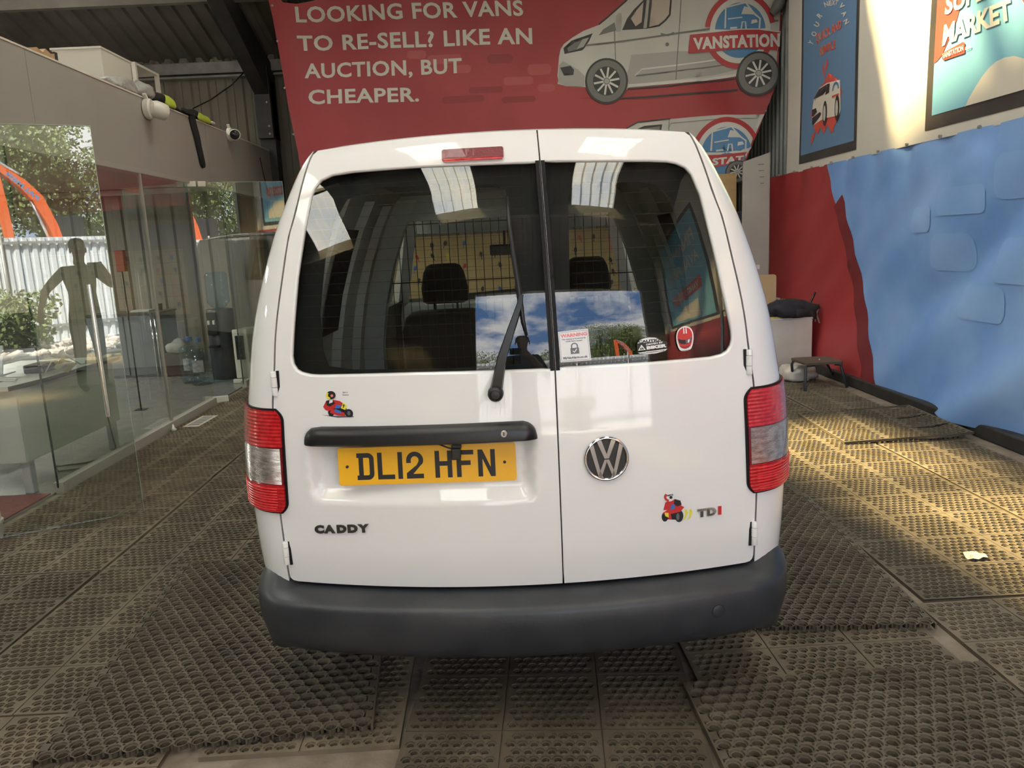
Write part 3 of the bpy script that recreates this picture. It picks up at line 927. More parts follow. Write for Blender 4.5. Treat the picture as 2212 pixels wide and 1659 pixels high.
MB()._add([(-.74, 3.24, 1.1), (.74, 3.24, 1.1), (.56, 2.6, 1.72), (-.56, 2.6, 1.72)], [(0, 1, 2, 3)]).build('windscreen', m_wglass, van)
for s in (1, -1):
    MB()._add([(s * .82, 2.15, 1.13), (s * .82, 3.2, 1.13), (s * .62, 2.66, 1.68), (s * .62, 2.15, 1.70)], [(0, 1, 2, 3)]).build('side_window', m_wglass, van)
    for dd in (.98, 3.64):
        wh = MB().lathe([(.10, -.09), (.20, -.10), (.285, -.09), (.31, -.06), (.31, .06), (.285, .09), (.20, .10), (.10, .09)], (s * .74, dd, .348 if dd < 2 else .326), 28, 'x').build('tyre', mat('tyre_black', (.012, .012, .012), .8) if s == 1 and dd < 1 else bpy.data.materials['tyre_black'], van, smooth=True, ang=30)
        MB().lathe([(.0, .02), (.19, .03), (.2, .09), (.21, .09)], (s * .755 - (0 if s > 0 else .05), dd, .348 if dd < 2 else .326), 24, 'x', cap=False).build('hubcap', m_badge, wh, smooth=True, ang=30)

# tail lights on the corners
m_red = mat('red_lens', (0.46, 0.008, 0.012), 0.12, 0.0, noise=60, col2=(0.62, 0.02, 0.025), coat=1.0)
m_clear = mat('clear_lens', (0.40, 0.36, 0.35), 0.18, 0.75, noise=30, col2=(0.78, 0.74, 0.74), coat=1.0, stretch=(1, 1, 3))
m_deepred = mat('dark_red_edge', (0.16, 0.004, 0.008), 0.2, coat=1.0)
for mm, sc in ((m_red, 75.0), (m_clear, 230.0)):
    tt = mm.node_tree
    wv = tt.nodes.new('ShaderNodeTexWave'); wv.wave_type = 'BANDS'; wv.bands_direction = 'Z'; wv.inputs['Scale'].default_value = sc / 2.6
    tcn = tt.nodes.new('ShaderNodeTexCoord'); bpn = tt.nodes.new('ShaderNodeBump'); bpn.inputs['Strength'].default_value = .55; bpn.inputs['Distance'].default_value = .004
    tt.links.new(tcn.outputs['Object'], wv.inputs['Vector']); tt.links.new(wv.outputs[0], bpn.inputs['Height']); tt.links.new(bpn.outputs[0], tt.nodes['Principled BSDF'].inputs['Normal'])
def lampsec(s, z, w0, off, dmax):
    pts = [(w, rd(w, z)) for w in np.linspace(w0, ws(z) - .004, 4)] + [p for p in section(z)[2:15] if p[1] < dmax + .03]
    cut = [p for p in pts if p[1] <= dmax]
    # resample to 16 points
    L = [0]
    for a, b in zip(cut, cut[1:]): L.append(L[-1] + math.hypot(b[0] - a[0], b[1] - a[1]))
    out = []
    for t in np.linspace(0, L[-1], 16):
        i = max(k for k in range(len(L) - 1) if L[k] <= t + 1e-9)
        f = (t - L[i]) / (L[i + 1] - L[i] + 1e-9)
        out.append((cut[i][0] + (cut[i + 1][0] - cut[i][0]) * f, cut[i][1] + (cut[i + 1][1] - cut[i][1]) * f))
    res = []
    for i, p in enumerate(out):
        a = out[max(i - 1, 0)]; b = out[min(i + 1, 15)]
        d = math.hypot(b[0] - a[0], b[1] - a[1]) or 1
        nx, ny = (b[1] - a[1]) / d, -(b[0] - a[0]) / d
        res.append((s * (p[0] + nx * off), p[1] + ny * off, z))
    return res
def w_in(z, pad=0.0):
    base = .684 + .010 * (1.0 - z) / .3
    r = 0.0
    if z > .985: r = .022 * ((z - .985) / .035) ** 2
    if z < .735: r = .020 * ((.735 - z) / .035) ** 2
    return base + r + pad
def lens(name, s, z0, z1, off, m, par, pad=0.0, dmax=.33, n=7):
    zs = np.linspace(z0, z1, n)
    o1 = [lampsec(s, z, w_in(z, pad), off, dmax) for z in zs]
    o0 = [lampsec(s, z, w_in(z, pad), .0005, dmax) for z in zs]
    b = MB()
    b.loft(o1, closed=False, cap=False)
    b.loft([o0[0], o1[0]], closed=False, cap=False); b.loft([o1[-1], o0[-1]], closed=False, cap=False)
    b.loft([[q[0] for q in o0], [q[0] for q in o1]], closed=False, cap=False)
    o = b.build(name, m, par)
    return sharp(o, 50)
for s in (-1, 1):
    tl = empty('tail_light'); tl.parent = van
    tl['label'] = 'left red and clear tail light' if s < 0 else 'right red and clear tail light'
    lens('housing', s, .700, 1.022, .006, m_rubber, tl, -.006, n=40)
    lens('red_lens', s, .907, 1.017, .012, m_red, tl, 0.0, n=16)
    lens('clear_lens', s, .794, .904, .012, m_clear, tl, .006, n=6)
    lens('lens_rim', s, .780, .907, .0105, m_deepred, tl, 0.0, n=6)
    lr = lens('red_lens', s, .706, .7905, .012, m_red, tl, 0.0, n=16)
    for k in range(9):
        z = .713 + k * .0083
        sec_ = lampsec(s, z, w_in(z, .006), .0135, .31)
        MB().tube(sec_[1:], .0012, 4).build('lens_rib', mat('bright_red_rib', (.85, .05, .06), .2) if (s == -1 and k == 0) else bpy.data.materials['bright_red_rib'], lr)

# hinges
for (w, z) in ((-.700, 1.096), (.698, 1.096), (-.714, .571), (.714, .571)):
    s = 1 if w > 0 else -1
    h = empty('hinge', (w, rd(w, z) - .004, z)); h.parent = van
    MB().lathe([(.0085, -.036), (.0095, -.034), (.0095, -.0125), (.0085, -.0115)], (0, 0, 0), 12).build('lower_knuckle', m_white, h, smooth=True, ang=40)
    MB().lathe([(.0085, -.0105), (.0098, -.0095), (.0098, .0175), (.0085, .0185)], (0, 0, 0), 12).build('middle_knuckle', m_white, h, smooth=True, ang=40)
    MB().lathe([(.0085, .0195), (.0095, .0205), (.0095, .035), (.0080, .037)], (0, 0, 0), 12).build('upper_knuckle', m_white, h, smooth=True, ang=40)
    MB().box(-s * .0125 - .004, -s * .0125 + .004, -.0015, .006, -.038, .038).build('hinge_gap', m_rubber, h)

# high brake light
bl = rrect(-.169, .0086, 1.711, 1.7455, .006)
b3 = patch('brake_light', [bl], lambda w, z: (w, rd(w, z) - .006, z), mat('dull_red_lens', (0.20, 0.02, 0.026), 0.3, coat=.6, bump=.3, bscale=160), van, step=.02, back=(0, .012, 0))
patch('lens_strip', [rrect(-.165, .006, 1.709, 1.7165, .003)], lambda w, z: (w, rd(w, z) - .0085, z), m_red, b3, step=.02, back=(0, .004, 0))

# black handle bar over the number plate
secs = []
for w in list(np.linspace(-.6165, -.59, 7)) + list(np.linspace(-.56, .03, 14)) + list(np.linspace(.042, .0685, 7)):
    e = min(w + .6165, .0685 - w)
    zt = .9265 + .044 * (1 - (1 - min(e / .045, 1)) ** 2) ** .5 + .006 * (w + .6) / .67
    zb = .917 + .007 * (w + .6) / .67
    pr = .012 + .022 * min(e / .03, 1) ** .5
    y = rd(w, .945)
    secs.append([(w, y + .02, zb), (w, y - pr * .82, zb), (w, y - pr, zb + .006), (w, y - pr, zb + (zt - zb) * .55), (w, y - pr * .75, zt - (zt - zb) * .16), (w, y - pr * .35, zt - .001), (w, y + .02, zt)])
hbar = MB().loft(secs).build('handle_bar', m_blackp, van, smooth=True)
sharp(hbar, 42)
lk = empty('lock', (-.025, rd(-.025, .95) - .035, .949)); lk.parent = hbar
MB().lathe([(.0095, .006), (.0095, -.002), (.0085, -.003)], (0, 0, 0), 20, 'y').build('lock_barrel', m_chromev, lk, smooth=True, ang=40)
MB().box(-.0015, .0015, -.0045, -.0028, -.005, .005).build('key_slot', m_ink, lk)

# number plate
plate = empty('number_plate', (-.2556, rd(-.2556, .852) + .030 - .008, .852), math.radians(-2.6)); plate.parent = van
plate.rotation_euler = (math.radians(-5), 0, math.radians(-2.6))
plate['label'] = 'yellow rear number plate reading DL12 HFN'
m_plate = mat('reflective_yellow', (0.86, 0.44, 0.012), 0.35, noise=2, col2=(0.90, 0.48, 0.016))
MB().prism(rrect(-.26, .26, -.0555, .0555, .008), lambda u, v, t: (u, t, v), (-.002, .002)).build('plate_base', m_plate, plate)
ST = .0135; CH = .079; CW = .050
def bars(ch):
    w, h, t = CW, CH, ST
    if ch == 'L': return [[(0, 0), (w, 0), (w, t), (t, t), (t, h), (0, h)]]
    if ch == '1': return [[(0, 0), (t, 0), (t, h), (0, h)]]
    if ch == 'H': return [[(0, 0), (t, 0), (t, h * .44), (w - t, h * .44), (w - t, 0), (w, 0), (w, h), (w - t, h), (w - t, h * .44 + t), (t, h * .44 + t), (t, h), (0, h)]]
    if ch == 'F': return [[(0, 0), (t, 0), (t, h * .44), (w * .82, h * .44), (w * .82, h * .44 + t), (t, h * .44 + t), (t, h - t), (w, h - t), (w, h), (0, h)]]
    if ch == 'N': return [[(0, 0), (t, 0), (t, h * .66), (w - t, 0), (w, 0), (w, h), (w - t, h), (w - t, h * .34), (t, h), (0, h)]]
    if ch == 'D':
        r = .018
        o = [(-.0005, 0), (w - r, 0)] + circ((w - r, r), r, 7, -PI / 2, 0) + circ((w - r, h - r), r, 7, 0, PI / 2) + [(-.0005, h), (-.0005, h - t), (.005, h - t), (.005, t), (-.0005, t)]
        i_ = [(.005 + t, t), (w - r, t)] + circ((w - r, r), r - t, 5, -PI / 2, 0) + circ((w - r, h - r), r - t, 5, 0, PI / 2) + [(.005 + t, h - t)]
        return [o, i_]
    if ch == '2':
        r = w / 2
        o = [(0, 0), (w, 0), (w, t), (t * 1.45, t), (w * .86, h * .50)] + circ((r, h - r), r, 12, -.45, PI - .02) + [(0, h - r - .008), (t, h - r - .008)]
        o += circ((r, h - r), r - t, 12, PI - .02, -.45) + [(w * .60, h * .50), (0, t * 1.2)]
        return [o]
for ch, u in (('D', .0555), ('L', .116), ('1', .1758), ('2', .2008), ('H', .2846), ('F', .3477), ('N', .410)):
    lp = bars(ch)
    lp = [[(x - .26 + u, y - CH / 2 - .001) for x, y in l] for l in lp]
    patch('character', lp, lambda x, y: (x, -.0026, y), m_ink, plate, step=.03, back=(0, .0006, 0))
for x in (-.2335, .2275):
    MB().lathe([(.0042, .0), (.0042, -.003), (.003, -.004)], (x, -.002, .0), 12, 'y').build('screw', m_ink, plate, smooth=True)
# loose plate lamp on its wire
pl = empty('plate_lamp'); pl.parent = van
x0, z0 = (-0.1655, 0.8941)
y0 = rd(x0, z0) + .012
MB().box(x0 - .0135, x0 + .0135, y0 - .02, y0, z0 - .024, z0 + .009, .003).build('lamp_body', m_blackp, pl)
MB().tube([(x0 - .07, y0 + .01, z0 + .026), (x0 - .045, y0 - .012, z0 + .022), (x0 - .02, y0 - .016, z0 + .012), (x0 + .004, y0 - .01, z0 + .005)], .0022, 6).build('lamp_wire', m_blackp, pl, smooth=True)
MB().box(x0 - .012, x0 + .016, y0 - .012, y0 + .002, z0 + .008, z0 + .018, .002).build('lamp_clip', m_blackp, pl)

# round emblem
ec = (.2625, .852)
emb = empty('emblem', (ec[0], rd(*ec), ec[1]), 0); emb.parent = van
emb.rotation_euler = (math.radians(-1), 0, math.atan(.4 * ec[0]))
emb['label'] = 'round chrome and black emblem with a V over a W'
MB().lathe([(.066, .012), (.0665, -.004), (.064, -.010), (.060, -.011), (.057, -.008), (.0565, -.003)], (0, 0, 0), 48, 'y', cap=False).build('emblem_ring', m_chromev, emb, smooth=True)
MB().lathe([(.0575, .0), (.0575, -.004), (.0, -.0045)], (0, 0, 0), 40, 'y', cap=False).build('emblem_disc', m_blackp, emb, smooth=True, ang=30)
def epoly(name, p):
    b = MB(); b.prism(p, lambda u, v, t: (u, t, v), (-.003, -.0095))
    return b.build(name, m_chromev, emb)
def onr(x, z, r=.0585):
    k = math.hypot(x, z); return (x * r / k, z * r / k)
for s in (-1, 1):
    vL = [onr(s * .0205, .055), onr(s * .0085, .0585), (s * .0075, .0545), (0.0, .0135), (0.0, .002), (s * .0065, .002)]
    epoly('letter_v', [onr(s * .027, .052), onr(s * .0145, .0565), (0, .0145), (0, .002), (s * .0065, .002)])
    epoly('letter_w', [onr(s * .0475, .034), (s * .0375, .0445), (s * .0195, -.0335), onr(s * .0095, -.0577), onr(s * .0245, -.053)])
    epoly('letter_w', [(s * .0255, -.0475), onr(s * .0175, -.056), (s * .0005, -.0095), (0, -.0015), (s * .0065, -.0015)])

# lettering badges
def badge(s, q, m, dep=.004, bold=.03):
    return text('badge_letter', s, q, lambda w, z: (w, rd(w, z) - .0008, z), m, van, bold=bold, depth=dep)
for ch, a, b in (('C', -.611, -.580), ('A', -.581, -.545), ('D', -.540, -.509), ('D', -.506, -.474), ('Y', -.474, -.439)):
    f = lambda x: (x + .611) / .172
    za = .6415 + .010 * f(a); zb = .6415 + .010 * f(b)
    badge(ch, ((a, za), (b, zb), (a, za + .0275), (b, zb + .0275)), m_badge, .004, .075)
for ch, a, b, mm in (('T', .5315, .5595, m_badge), ('D', .5615, .5905, m_badge), ('I', .597, .6065, m_sr)):
    badge(ch, ((a, .6475), (b, .6475), (a, .675), (b, .675)), m_chromev if mm is m_badge else mm, .004, .065)

# wiper
wp = empty('rear_wiper'); wp.parent = van
def rp(w, z, o): return (w, rd(w, z) - o, z)
pv = (-.0433, 1.0582)
MB().lathe([(.021, .01), (.0225, -.006), (.022, -.026), (.016, -.034), (.0, -.036)], rp(*pv, 0), 24, 'y', cap=False).build('pivot_cap', m_blackp, wp, smooth=True)
MB().lathe([(.0125, -.034), (.012, -.040), (.0, -.041)], rp(*pv, 0), 18, 'y', cap=False).build('pivot_button', m_blackp, wp, smooth=True, ang=40)
arm = [(-.0433, 1.0582), (-.034, 1.10), (-.020, 1.16), (.010, 1.24), (.036, 1.305), (.0415, 1.33)]
secs = []
for i, (w, z) in enumerate(arm):
    hw = (.0175, .0155, .0125, .0098, .0075, .0065)[i]; o = (.022, .030, .036, .040, .040, .038)[i]; th = (.012, .016, .014, .012, .011, .010)[i]
    x, y, zz = rp(w, z, o)
    secs.append([(x - hw, y + th, zz + hw * .25), (x - hw * .8, y, zz + hw * .2), (x + hw * .8, y, zz - hw * .2), (x + hw, y + th, zz - hw * .25)])
MB().loft(secs).build('wiper_arm', m_blackp, wp, smooth=True, ang=40)
bl_ = [(0.0131, 1.6012), (0.0172, 1.5165), (0.0261, 1.4258), (0.0353, 1.342), (0.0432, 1.2585), (0.0516, 1.2171)]
MB().tube([rp(w, z, .030) for w, z in bl_], [.004, .0065, .0075, .008, .0055, .003], 8).build('wiper_blade', m_blackp, wp, smooth=True)
MB().tube([rp(w, z, .016) for w, z in bl_], .0028, 6).build('wiper_rubber', m_rubber, wp, smooth=True)

# bumper
def bump_path():
    P = []
    for t in np.linspace(0, 1, 17):
        w = .66 * (1 - t)
        P.append((w, -.085 + .2 * w * w))
    c0 = (.66, -.085 + .2 * .66 ** 2); sl = .4 * .66
    cor = []
    P1 = (c0[0] + .10, c0[1] + .10 * sl); P2 = (.862, .10); P3 = (.862, .33)
    for i in range(1, 13):
        t = i / 12
        a, b, c, e = (1 - t) ** 3, 3 * t * (1 - t) ** 2, 3 * t * t * (1 - t), t ** 3
        cor.append((a * c0[0] + b * P1[0] + c * P2[0] + e * P3[0], a * c0[1] + b * P1[1] + c * P2[1] + e * P3[1]))
    half = [(.850, .66), (.860, .5)] + cor[::-1] + P
    return half + [(-w, d) for w, d in half[-2::-1]]
bp_ = bump_path()
secs = []
for i, (w, d) in enumerate(bp_):
    a = bp_[max(i - 1, 0)]; b = bp_[min(i + 1, len(bp_) - 1)]
    L = math.hypot(b[0] - a[0], b[1] - a[1])
    nx, ny = -(b[1] - a[1]) / L, (b[0] - a[0]) / L        # outward
    if ny > 0 and abs(w) < .6: nx, ny = -nx, -ny
    cc = sstep(.735, .85, abs(w))
    prof = [(.125 - .075 * cc, .466 + .034 * cc), (.10 - .06 * cc, .462 + .036 * cc), (.055 - .025 * cc, .4605 + .028 * cc), (.018, .449 + .014 * cc), (.006, .440 + .008 * cc), (.001, .428), (0, .39), (.004, .345), (.012, .315), (.026, .292), (.05, .274), (.10, .262), (.16, .27)]
    q = []
    for o, z in prof:
        z2 = z - .045 * cc * (1 if z < .3 else 0)
        q.append((w - nx * o, d - ny * o, z2))
    secs.append(q)
bmp = MB().loft(secs, closed=False, cap=False).build('bumper', m_bump, van, fix=True)
sharp(bmp, 50)
px, pz = .575, .385
py = -.085 + .2 * px * px
pg = empty('tow_cap', (px, py, pz), math.atan(.4 * px)); pg.parent = bmp
MB().lathe([(.0185, .01), (.0185, -.0012), (.0175, -.0018), (0, -.0022)], (0, 0, 0), 28, 'y', cap=False).build('tow_cover', m_bump, pg, smooth=True, ang=40)
MB().lathe([(.0198, .004), (.0198, -.0006), (.0184, -.0006), (.0184, .004)], (0, 0, 0), 28, 'y', cap=False).build('tow_gap', m_rubber, pg)

# ---- stickers
def quadfn(bl, br, tlp, trp, off):
    def f(u, v):
        w = (bl[0] * (1 - u) + br[0] * u) * (1 - v) + (tlp[0] * (1 - u) + trp[0] * u) * v
        z = (bl[1] * (1 - u) + br[1] * u) * (1 - v) + (tlp[1] * (1 - u) + trp[1] * u) * v
        return (w, rd(w, z) - off, z)
    return f
def sticker(name, corners, label):
    e = empty(name); e.parent = van; e['label'] = label
    return e, (lambda k: quadfn(*corners, .0006 + k * .0004))
# alarm sticker
e, F = sticker('alarm_sticker', ((0.1432, 1.1337), (0.2299, 1.1352), (0.1391, 1.2191), (0.2245, 1.2235)), 'white alarm warning sticker with a padlock')
U = [(0, 0), (1, 0), (1, 1), (0, 1)]
gz = .0055
def dk(name, loop, k, m, step=.2): return patch(name, loop if isinstance(loop[0], list) else [loop], F(k), m, e, step=step)
dk('sticker_base', U, 0, m_sw); dk('border', [[(.03, .03), (.97, .03), (.97, .97), (.03, .97)], [(.04, .04), (.96, .04), (.96, .96), (.04, .96)]], 1, m_sg)
text('sticker_text', 'WARNING', hq((.07, .80), (.95, .80), .12), F(2), m_sp, e, .04)
text('sticker_text', 'This Vehicle is Protected By', hq((.10, .715), (.90, .715), .042), F(2), m_sg, e, .03)
text('sticker_text', '125dB Alarm System', hq((.22, .645), (.78, .645), .042), F(2), m_sg, e, .03)
dk('padlock', [(.36, .25), (.64, .25), (.64, .44), (.36, .44)], 2, m_sg)
dk('padlock', arcband((.5, .50), .075, .115, 0, PI, 12, .9) , 2, m_sg); dk('padlock', [(.385, .43), (.425, .43), (.425, .51), (.385, .51)], 2, m_sg); dk('padlock', [(.575, .43), (.615, .43), (.615, .51), (.575, .51)], 2, m_sg)
dk('tick', stroke([(.43, .345), (.48, .30), (.57, .40)], .03), 3, m_sw)
text('sticker_text', 'MyVanAlarm.co.uk', hq((.10, .10), (.90, .10), .075), F(2), m_sg, e, .045)
# biker sticker
e, F = sticker('biker_sticker', ((0.3618, 1.1425), (0.454, 1.144), (0.3582, 1.187), (0.4517, 1.1913)), 'torn black and white biker caution sticker')
dk('sticker_base', [(.02, .22), (.95, .26), (1.0, .58), (.92, .66), (.03, .66)], 0, m_ink)
dk('upper_strip', [(.05, .70), (.80, .70), (.72, .86), (.60, .95), (.42, 1.0), (.25, .96), (.12, .88)], 1, m_sw)
text('sticker_text', 'CAUTIO', hq((.08, .71), (.76, .71), .17), F(2), m_ink, e, .05)
dk('lower_strip', [(.03, .12), (.5, .16), (.97, .20), (.9, .08), (.6, -.02), (.3, -.02), (.1, .04)], 1, m_sw)
text('sticker_text', 'www.silverbackbikers.co.uk', ((.12, .03), (.88, .09), (.12, .10), (.88, .16)), F(2), m_ink, e, .03)
text('sticker_text', 'DRIVEN BY', hq((.32, .52), (.85, .56), .11), F(2), m_sw, e, .04)
text('sticker_text', 'BIKER', hq((.32, .26), (.96, .30), .22), F(2), m_sw, e, .07)
dk('warning_triangle', [[(.05, .25), (.29, .25), (.17, .60)], [(.10, .29), (.24, .29), (.17, .51)]], 2, m_sw); dk('warning_mark', [(.16, .36), (.18, .36), (.185, .46), (.155, .46)], 2, m_sw); dk('warning_mark', circ((.17, .325), .014, 8), 2, m_sw)
# helmet sticker
e, F = sticker('helmet_sticker', ((0.4786, 1.1396), (0.5313, 1.1423), (0.4773, 1.2131), (0.53, 1.2161)), 'red racing helmet sticker with a white outline')
hs = [(.22, .03), (.78, .03), (.92, .22), (1, .50), (.97, .74), (.82, .92), (.5, 1.0), (.18, .92), (.03, .74), (0, .50), (.08, .22)]
hs = chaikin(hs)
dk('sticker_base', hs, 0, m_sw)
dk('helmet_shell', [(.5 + (x - .5) * .86, .53 + (y - .5) * .84) for x, y in hs], 1, m_sr)
dk('visor', chaikin([(.10, .56), (.3, .46), (.7, .46), (.9, .56), (.86, .38), (.7, .30), (.3, .30), (.14, .38)]), 2, m_ink)
dk('visor_glint', [(.52, .46), (.7, .46), (.86, .54), (.84, .40), (.70, .33), (.52, .32)], 3, m_sg); dk('visor_glint', [(.66, .45), (.75, .47), (.73, .35), (.64, .33)], 4, m_sw)
for x in (.42, .55): dk('stripe', [(x, .70), (x + .07, .70), (x + .06, .93), (x + .01, .93)], 2, m_sw)
dk('chin_line', stroke([(.25, .22), (.5, .17), (.75, .22)], .02), 2, m_ink); dk('chin_line', stroke([(.3, .16), (.5, .12), (.7, .16)], .02), 2, m_ink)
text('sticker_text', 'motorcycle 2000', ((.25, .035), (.75, .035), (.25, .07), (.75, .07)), F(2), m_sg, e, .03)
# two motorcycle racer stickers
def bike(name, cor, label, col, lean):
    global e, F
    e, F = sticker(name, cor, label)
    c1, c2, c3 = col
    if lean:
        dk('sticker_base', [(.02, .02), (.30, -.01), (.72, .03), (.98, .22), (1, .42), (.84, .52), (.70, .56), (.62, .80), (.44, 1.0), (.20, 1.0), (.06, .86), (.04, .60), (0, .30)], 0, m_sw)
    else:
        dk('ground_shadow', [(0, .10), (.5, .0), (1, .02), (.97, .06), (.5, .06)], 0, m_sg)
    dk('rear_wheel', circ((.13, .22) if lean else (.30, .20), .10, 16, ry=.16), 1, m_ink)
    dk('front_wheel', circ((.56, .22) if lean else (.86, .16), .13, 18, ry=.20 if lean else .15), 2, m_ink)
    dk('wheel_hub', circ((.52, .20) if lean else (.86, .16), .05, 12, ry=.12 if lean else .08), 3, m_sg)
    dk('engine', [(.16, .14), (.50, .10), (.58, .36), (.30, .44), (.12, .36)] if lean else [(.30, .12), (.78, .10), (.80, .34), (.34, .40)], 2, m_ink)
    dk('fairing', [(.06, .34), (.26, .14), (.34, .14), (.30, .30), (.60, .36), (.72, .50), (.62, .56), (.40, .46), (.20, .44)] if lean else [(.26, .18), (.50, .08), (.74, .06), (.72, .18), (.50, .26), (.32, .36)], 3, c1)
    dk('number_panel', [(.14, .24), (.24, .20), (.24, .34), (.12, .36)] if lean else [(.62, .34), (.76, .28), (.82, .44), (.70, .54)], 4, c2)
    dk('leathers', [(.08, .44), (.14, .68), (.34, .78), (.52, .74), (.62, .56), (.44, .46), (.24, .44)] if lean else [(.04, .40), (.14, .62), (.34, .66), (.60, .60), (.72, .50), (.60, .36), (.40, .34), (.22, .24), (.12, .28)], 3, c1)
    dk('seat_hump', [(.42, .78), (.60, .72), (.64, .58), (.50, .54), (.40, .62)] if lean else [(.14, .62), (.34, .66), (.44, .52), (.26, .40), (.16, .46)], 4, m_ink)
    dk('glove', [(.28, .44), (.42, .46), (.42, .62), (.32, .60)] if lean else [(.42, .34), (.58, .34), (.64, .46), (.48, .46)], 5, c3)
    hc = (.27, .86) if lean else (.30, .82)
    dk('helmet', circ(hc, .17, 20, ry=.15), 5, m_sw if lean else m_ink)
    dk('helmet_band', arcband(hc, .10, .17, PI * .75, PI * 1.45, 10, .88), 6, m_sr if lean else m_sy)
    dk('helmet_band', circ((hc[0] + .04, hc[1] - .02), .05, 10), 7, m_ink if lean else m_sp)
bike('racer_sticker', ((0.4194, 0.6401), (0.5199, 0.6342), (0.4205, 0.7356), (0.5188, 0.7307)), 'racing motorcycle sticker with yellow tyre smoke beside the right badge', (m_sr, m_sy, m_sb), True)
for x in (.66, .80):
    dk('tyre_smoke', [(x, .06), (x + .10, .14), (x + .17, .32), (x + .12, .44), (x + .06, .38), (x + .09, .26), (x + .05, .14)], 4, m_sy)
text('sticker_text', 'SMITE', hq((.18, .88), (.38, .90), .05), F(8), m_ink, e, .04)
bike('racer_sticker', ((-0.5576, 0.9967), (-0.4582, 0.9967), (-0.549, 1.0765), (-0.4639, 1.0785)), 'racing motorcycle sticker on the left rear door', (m_sr, m_sy, m_sb), False)
dk('white_flash', [(.24, .52), (.36, .56), (.36, .66), (.26, .64)], 6, m_sw); text('sticker_text', '7', hq((.68, .36), (.76, .36), .12), F(6), m_ink, e, .06)
dk('blue_belly', [(.40, .22), (.62, .14), (.62, .24), (.44, .32)], 5, m_sb)
text('sticker_text', 'Barry', hq((.72, .88), (.90, .88), .05), F(1), m_sg, e, .02)
text('sticker_text', 'Sheene', hq((.70, .79), (.92, .79), .05), F(1), m_sg, e, .02)

# ---- inside of the van
MB().box(-.68, .68, .20, 3.1, .46, .52).build('load_floor', m_seat, van)
for s in (-1, 1):
    b = MB()
    b.loft([[(s * (wsil(z) - .10), d, z) for z in (.5, 1.0, 1.15, 1.3, 1.45, 1.58, 1.68, 1.745)] for d in (.34, 1.0, 1.72)], closed=False, cap=False)
    b.build('side_lining', m_inner, van, smooth=True, fix=False)
    b = MB()
    b.loft([[(s * (wsil(z) - .06), d, z) for z in (.5, 1.0, 1.12)] for d in (1.72, 3.2)], closed=False, cap=False)
    b.build('cab_door_lining', m_seat, van, smooth=True, fix=False)
    # ribs of the load bay wall and the pillar behind the cab
    for d in (.62, 1.05, 1.45):
        b = MB()
        zz = (.55, .9, 1.1, 1.25, 1.4, 1.55, 1.66)
        b.loft([[(s * (wsil(z) - .10), d - .05, z), (s * (wsil(z) - .135), d - .03, z), (s * (wsil(z) - .135), d + .03, z), (s * (wsil(z) - .10), d + .05, z)] for z in zz], closed=False, cap=False)
        b.build('wall_rib', m_inner, van, smooth=False, fix=False)
    b = MB()
    b.loft([[(s * (wsil(z) - .09), 1.68, z), (s * (wsil(z) - .19), 1.72, z), (s * (wsil(z) - .19), 1.80, z), (s * (wsil(z) - .07), 1.84, z)] for z in (.5, 1.0, 1.2, 1.4, 1.55, 1.70)], closed=False, cap=False)
    b.build('cab_pillar', m_inner, van, fix=False)
    MB().loft([[(s * (wsil(z) - .125), d, z) for d in (.72, .98)] for z in (1.16, 1.3, 1.45, 1.55)], closed=False, cap=False).build('dark_panel', m_seat, van, fix=False)
MB().loft([[(w, d, 1.775 - .06 * (w / .56) ** 2) for w in np.linspace(-.54, .54, 9)] for d in (.32, 1.7, 2.6)], closed=False, cap=False).build('roof_lining', m_inner, van, smooth=True, fix=False)
MB().box(-.60, .60, 1.72, 1.80, 1.60, 1.72).box(-.55, .55, 2.45, 2.6, 1.55, 1.70).build('roof_beam', m_inner, van)
# wire bulkhead grid
b = MB()
for w in np.arange(-.60, .605, .042):
    b.tube([(w, 1.78, .56), (w, 1.78, 1.60)], .0018, 4)
for z in (.58, 1.02, 1.30, 1.585):
    b.tube([(-.62, 1.78, z), (.62, 1.78, z)], .0025, 4)
b.build('wire_bulkhead', mat('black_wire', (.01, .01, .01), .5), van)
# seats
SEATZ, HZ0, HZ1 = 1.1214, 1.1554, 1.3779
def seat(cx):
    st = empty('seat', (cx, 0, 0)); st.parent = van
    def pad(name, x0, x1, zs, y0, th):
        secs = []
        for (z, hw, yy, t) in zs:
            n = 18; q = []
            for k in range(n):
                a = 2 * PI * k / n
                q.append((hw * (abs(cos(a)) ** .35) * (1 if cos(a) >= 0 else -1), yy + t * (abs(sin(a)) ** .6) * (1 if sin(a) >= 0 else -1), z))
            secs.append(q)
        return MB().loft(secs).build(name, m_seat, st, smooth=True, ang=60)
    zt = SEATZ
    pad('backrest', 0, 0, [(.60, .24, 2.42, .07), (zt - .32, .262, 2.36, .075), (zt - .12, .262, 2.30, .07), (zt - .04, .235, 2.275, .06), (zt - .01, .20, 2.27, .045), (zt, .15, 2.27, .02)], 0, 0)
    pad('headrest', 0, 0, [(HZ0, .105, 2.26, .03), (HZ0 + .012, .128, 2.26, .045), (HZ0 + .09, .132, 2.25, .05), (HZ1 - .05, .115, 2.24, .05), (HZ1 - .012, .095, 2.24, .04), (HZ1, .07, 2.24, .02)], 0, 0)
    for s in (-1, 1): MB().tube([(s * .065, 2.265, SEATZ - .05), (s * .065, 2.26, HZ0 + .03)], .007, 8).build('headrest_post', m_blackp, st)
    MB().box(-.25, .25, 2.38, 2.88, .55, .70, .03).build('cushion', m_seat, st)
    return st
seat(-0.3876)
seat(0.415)
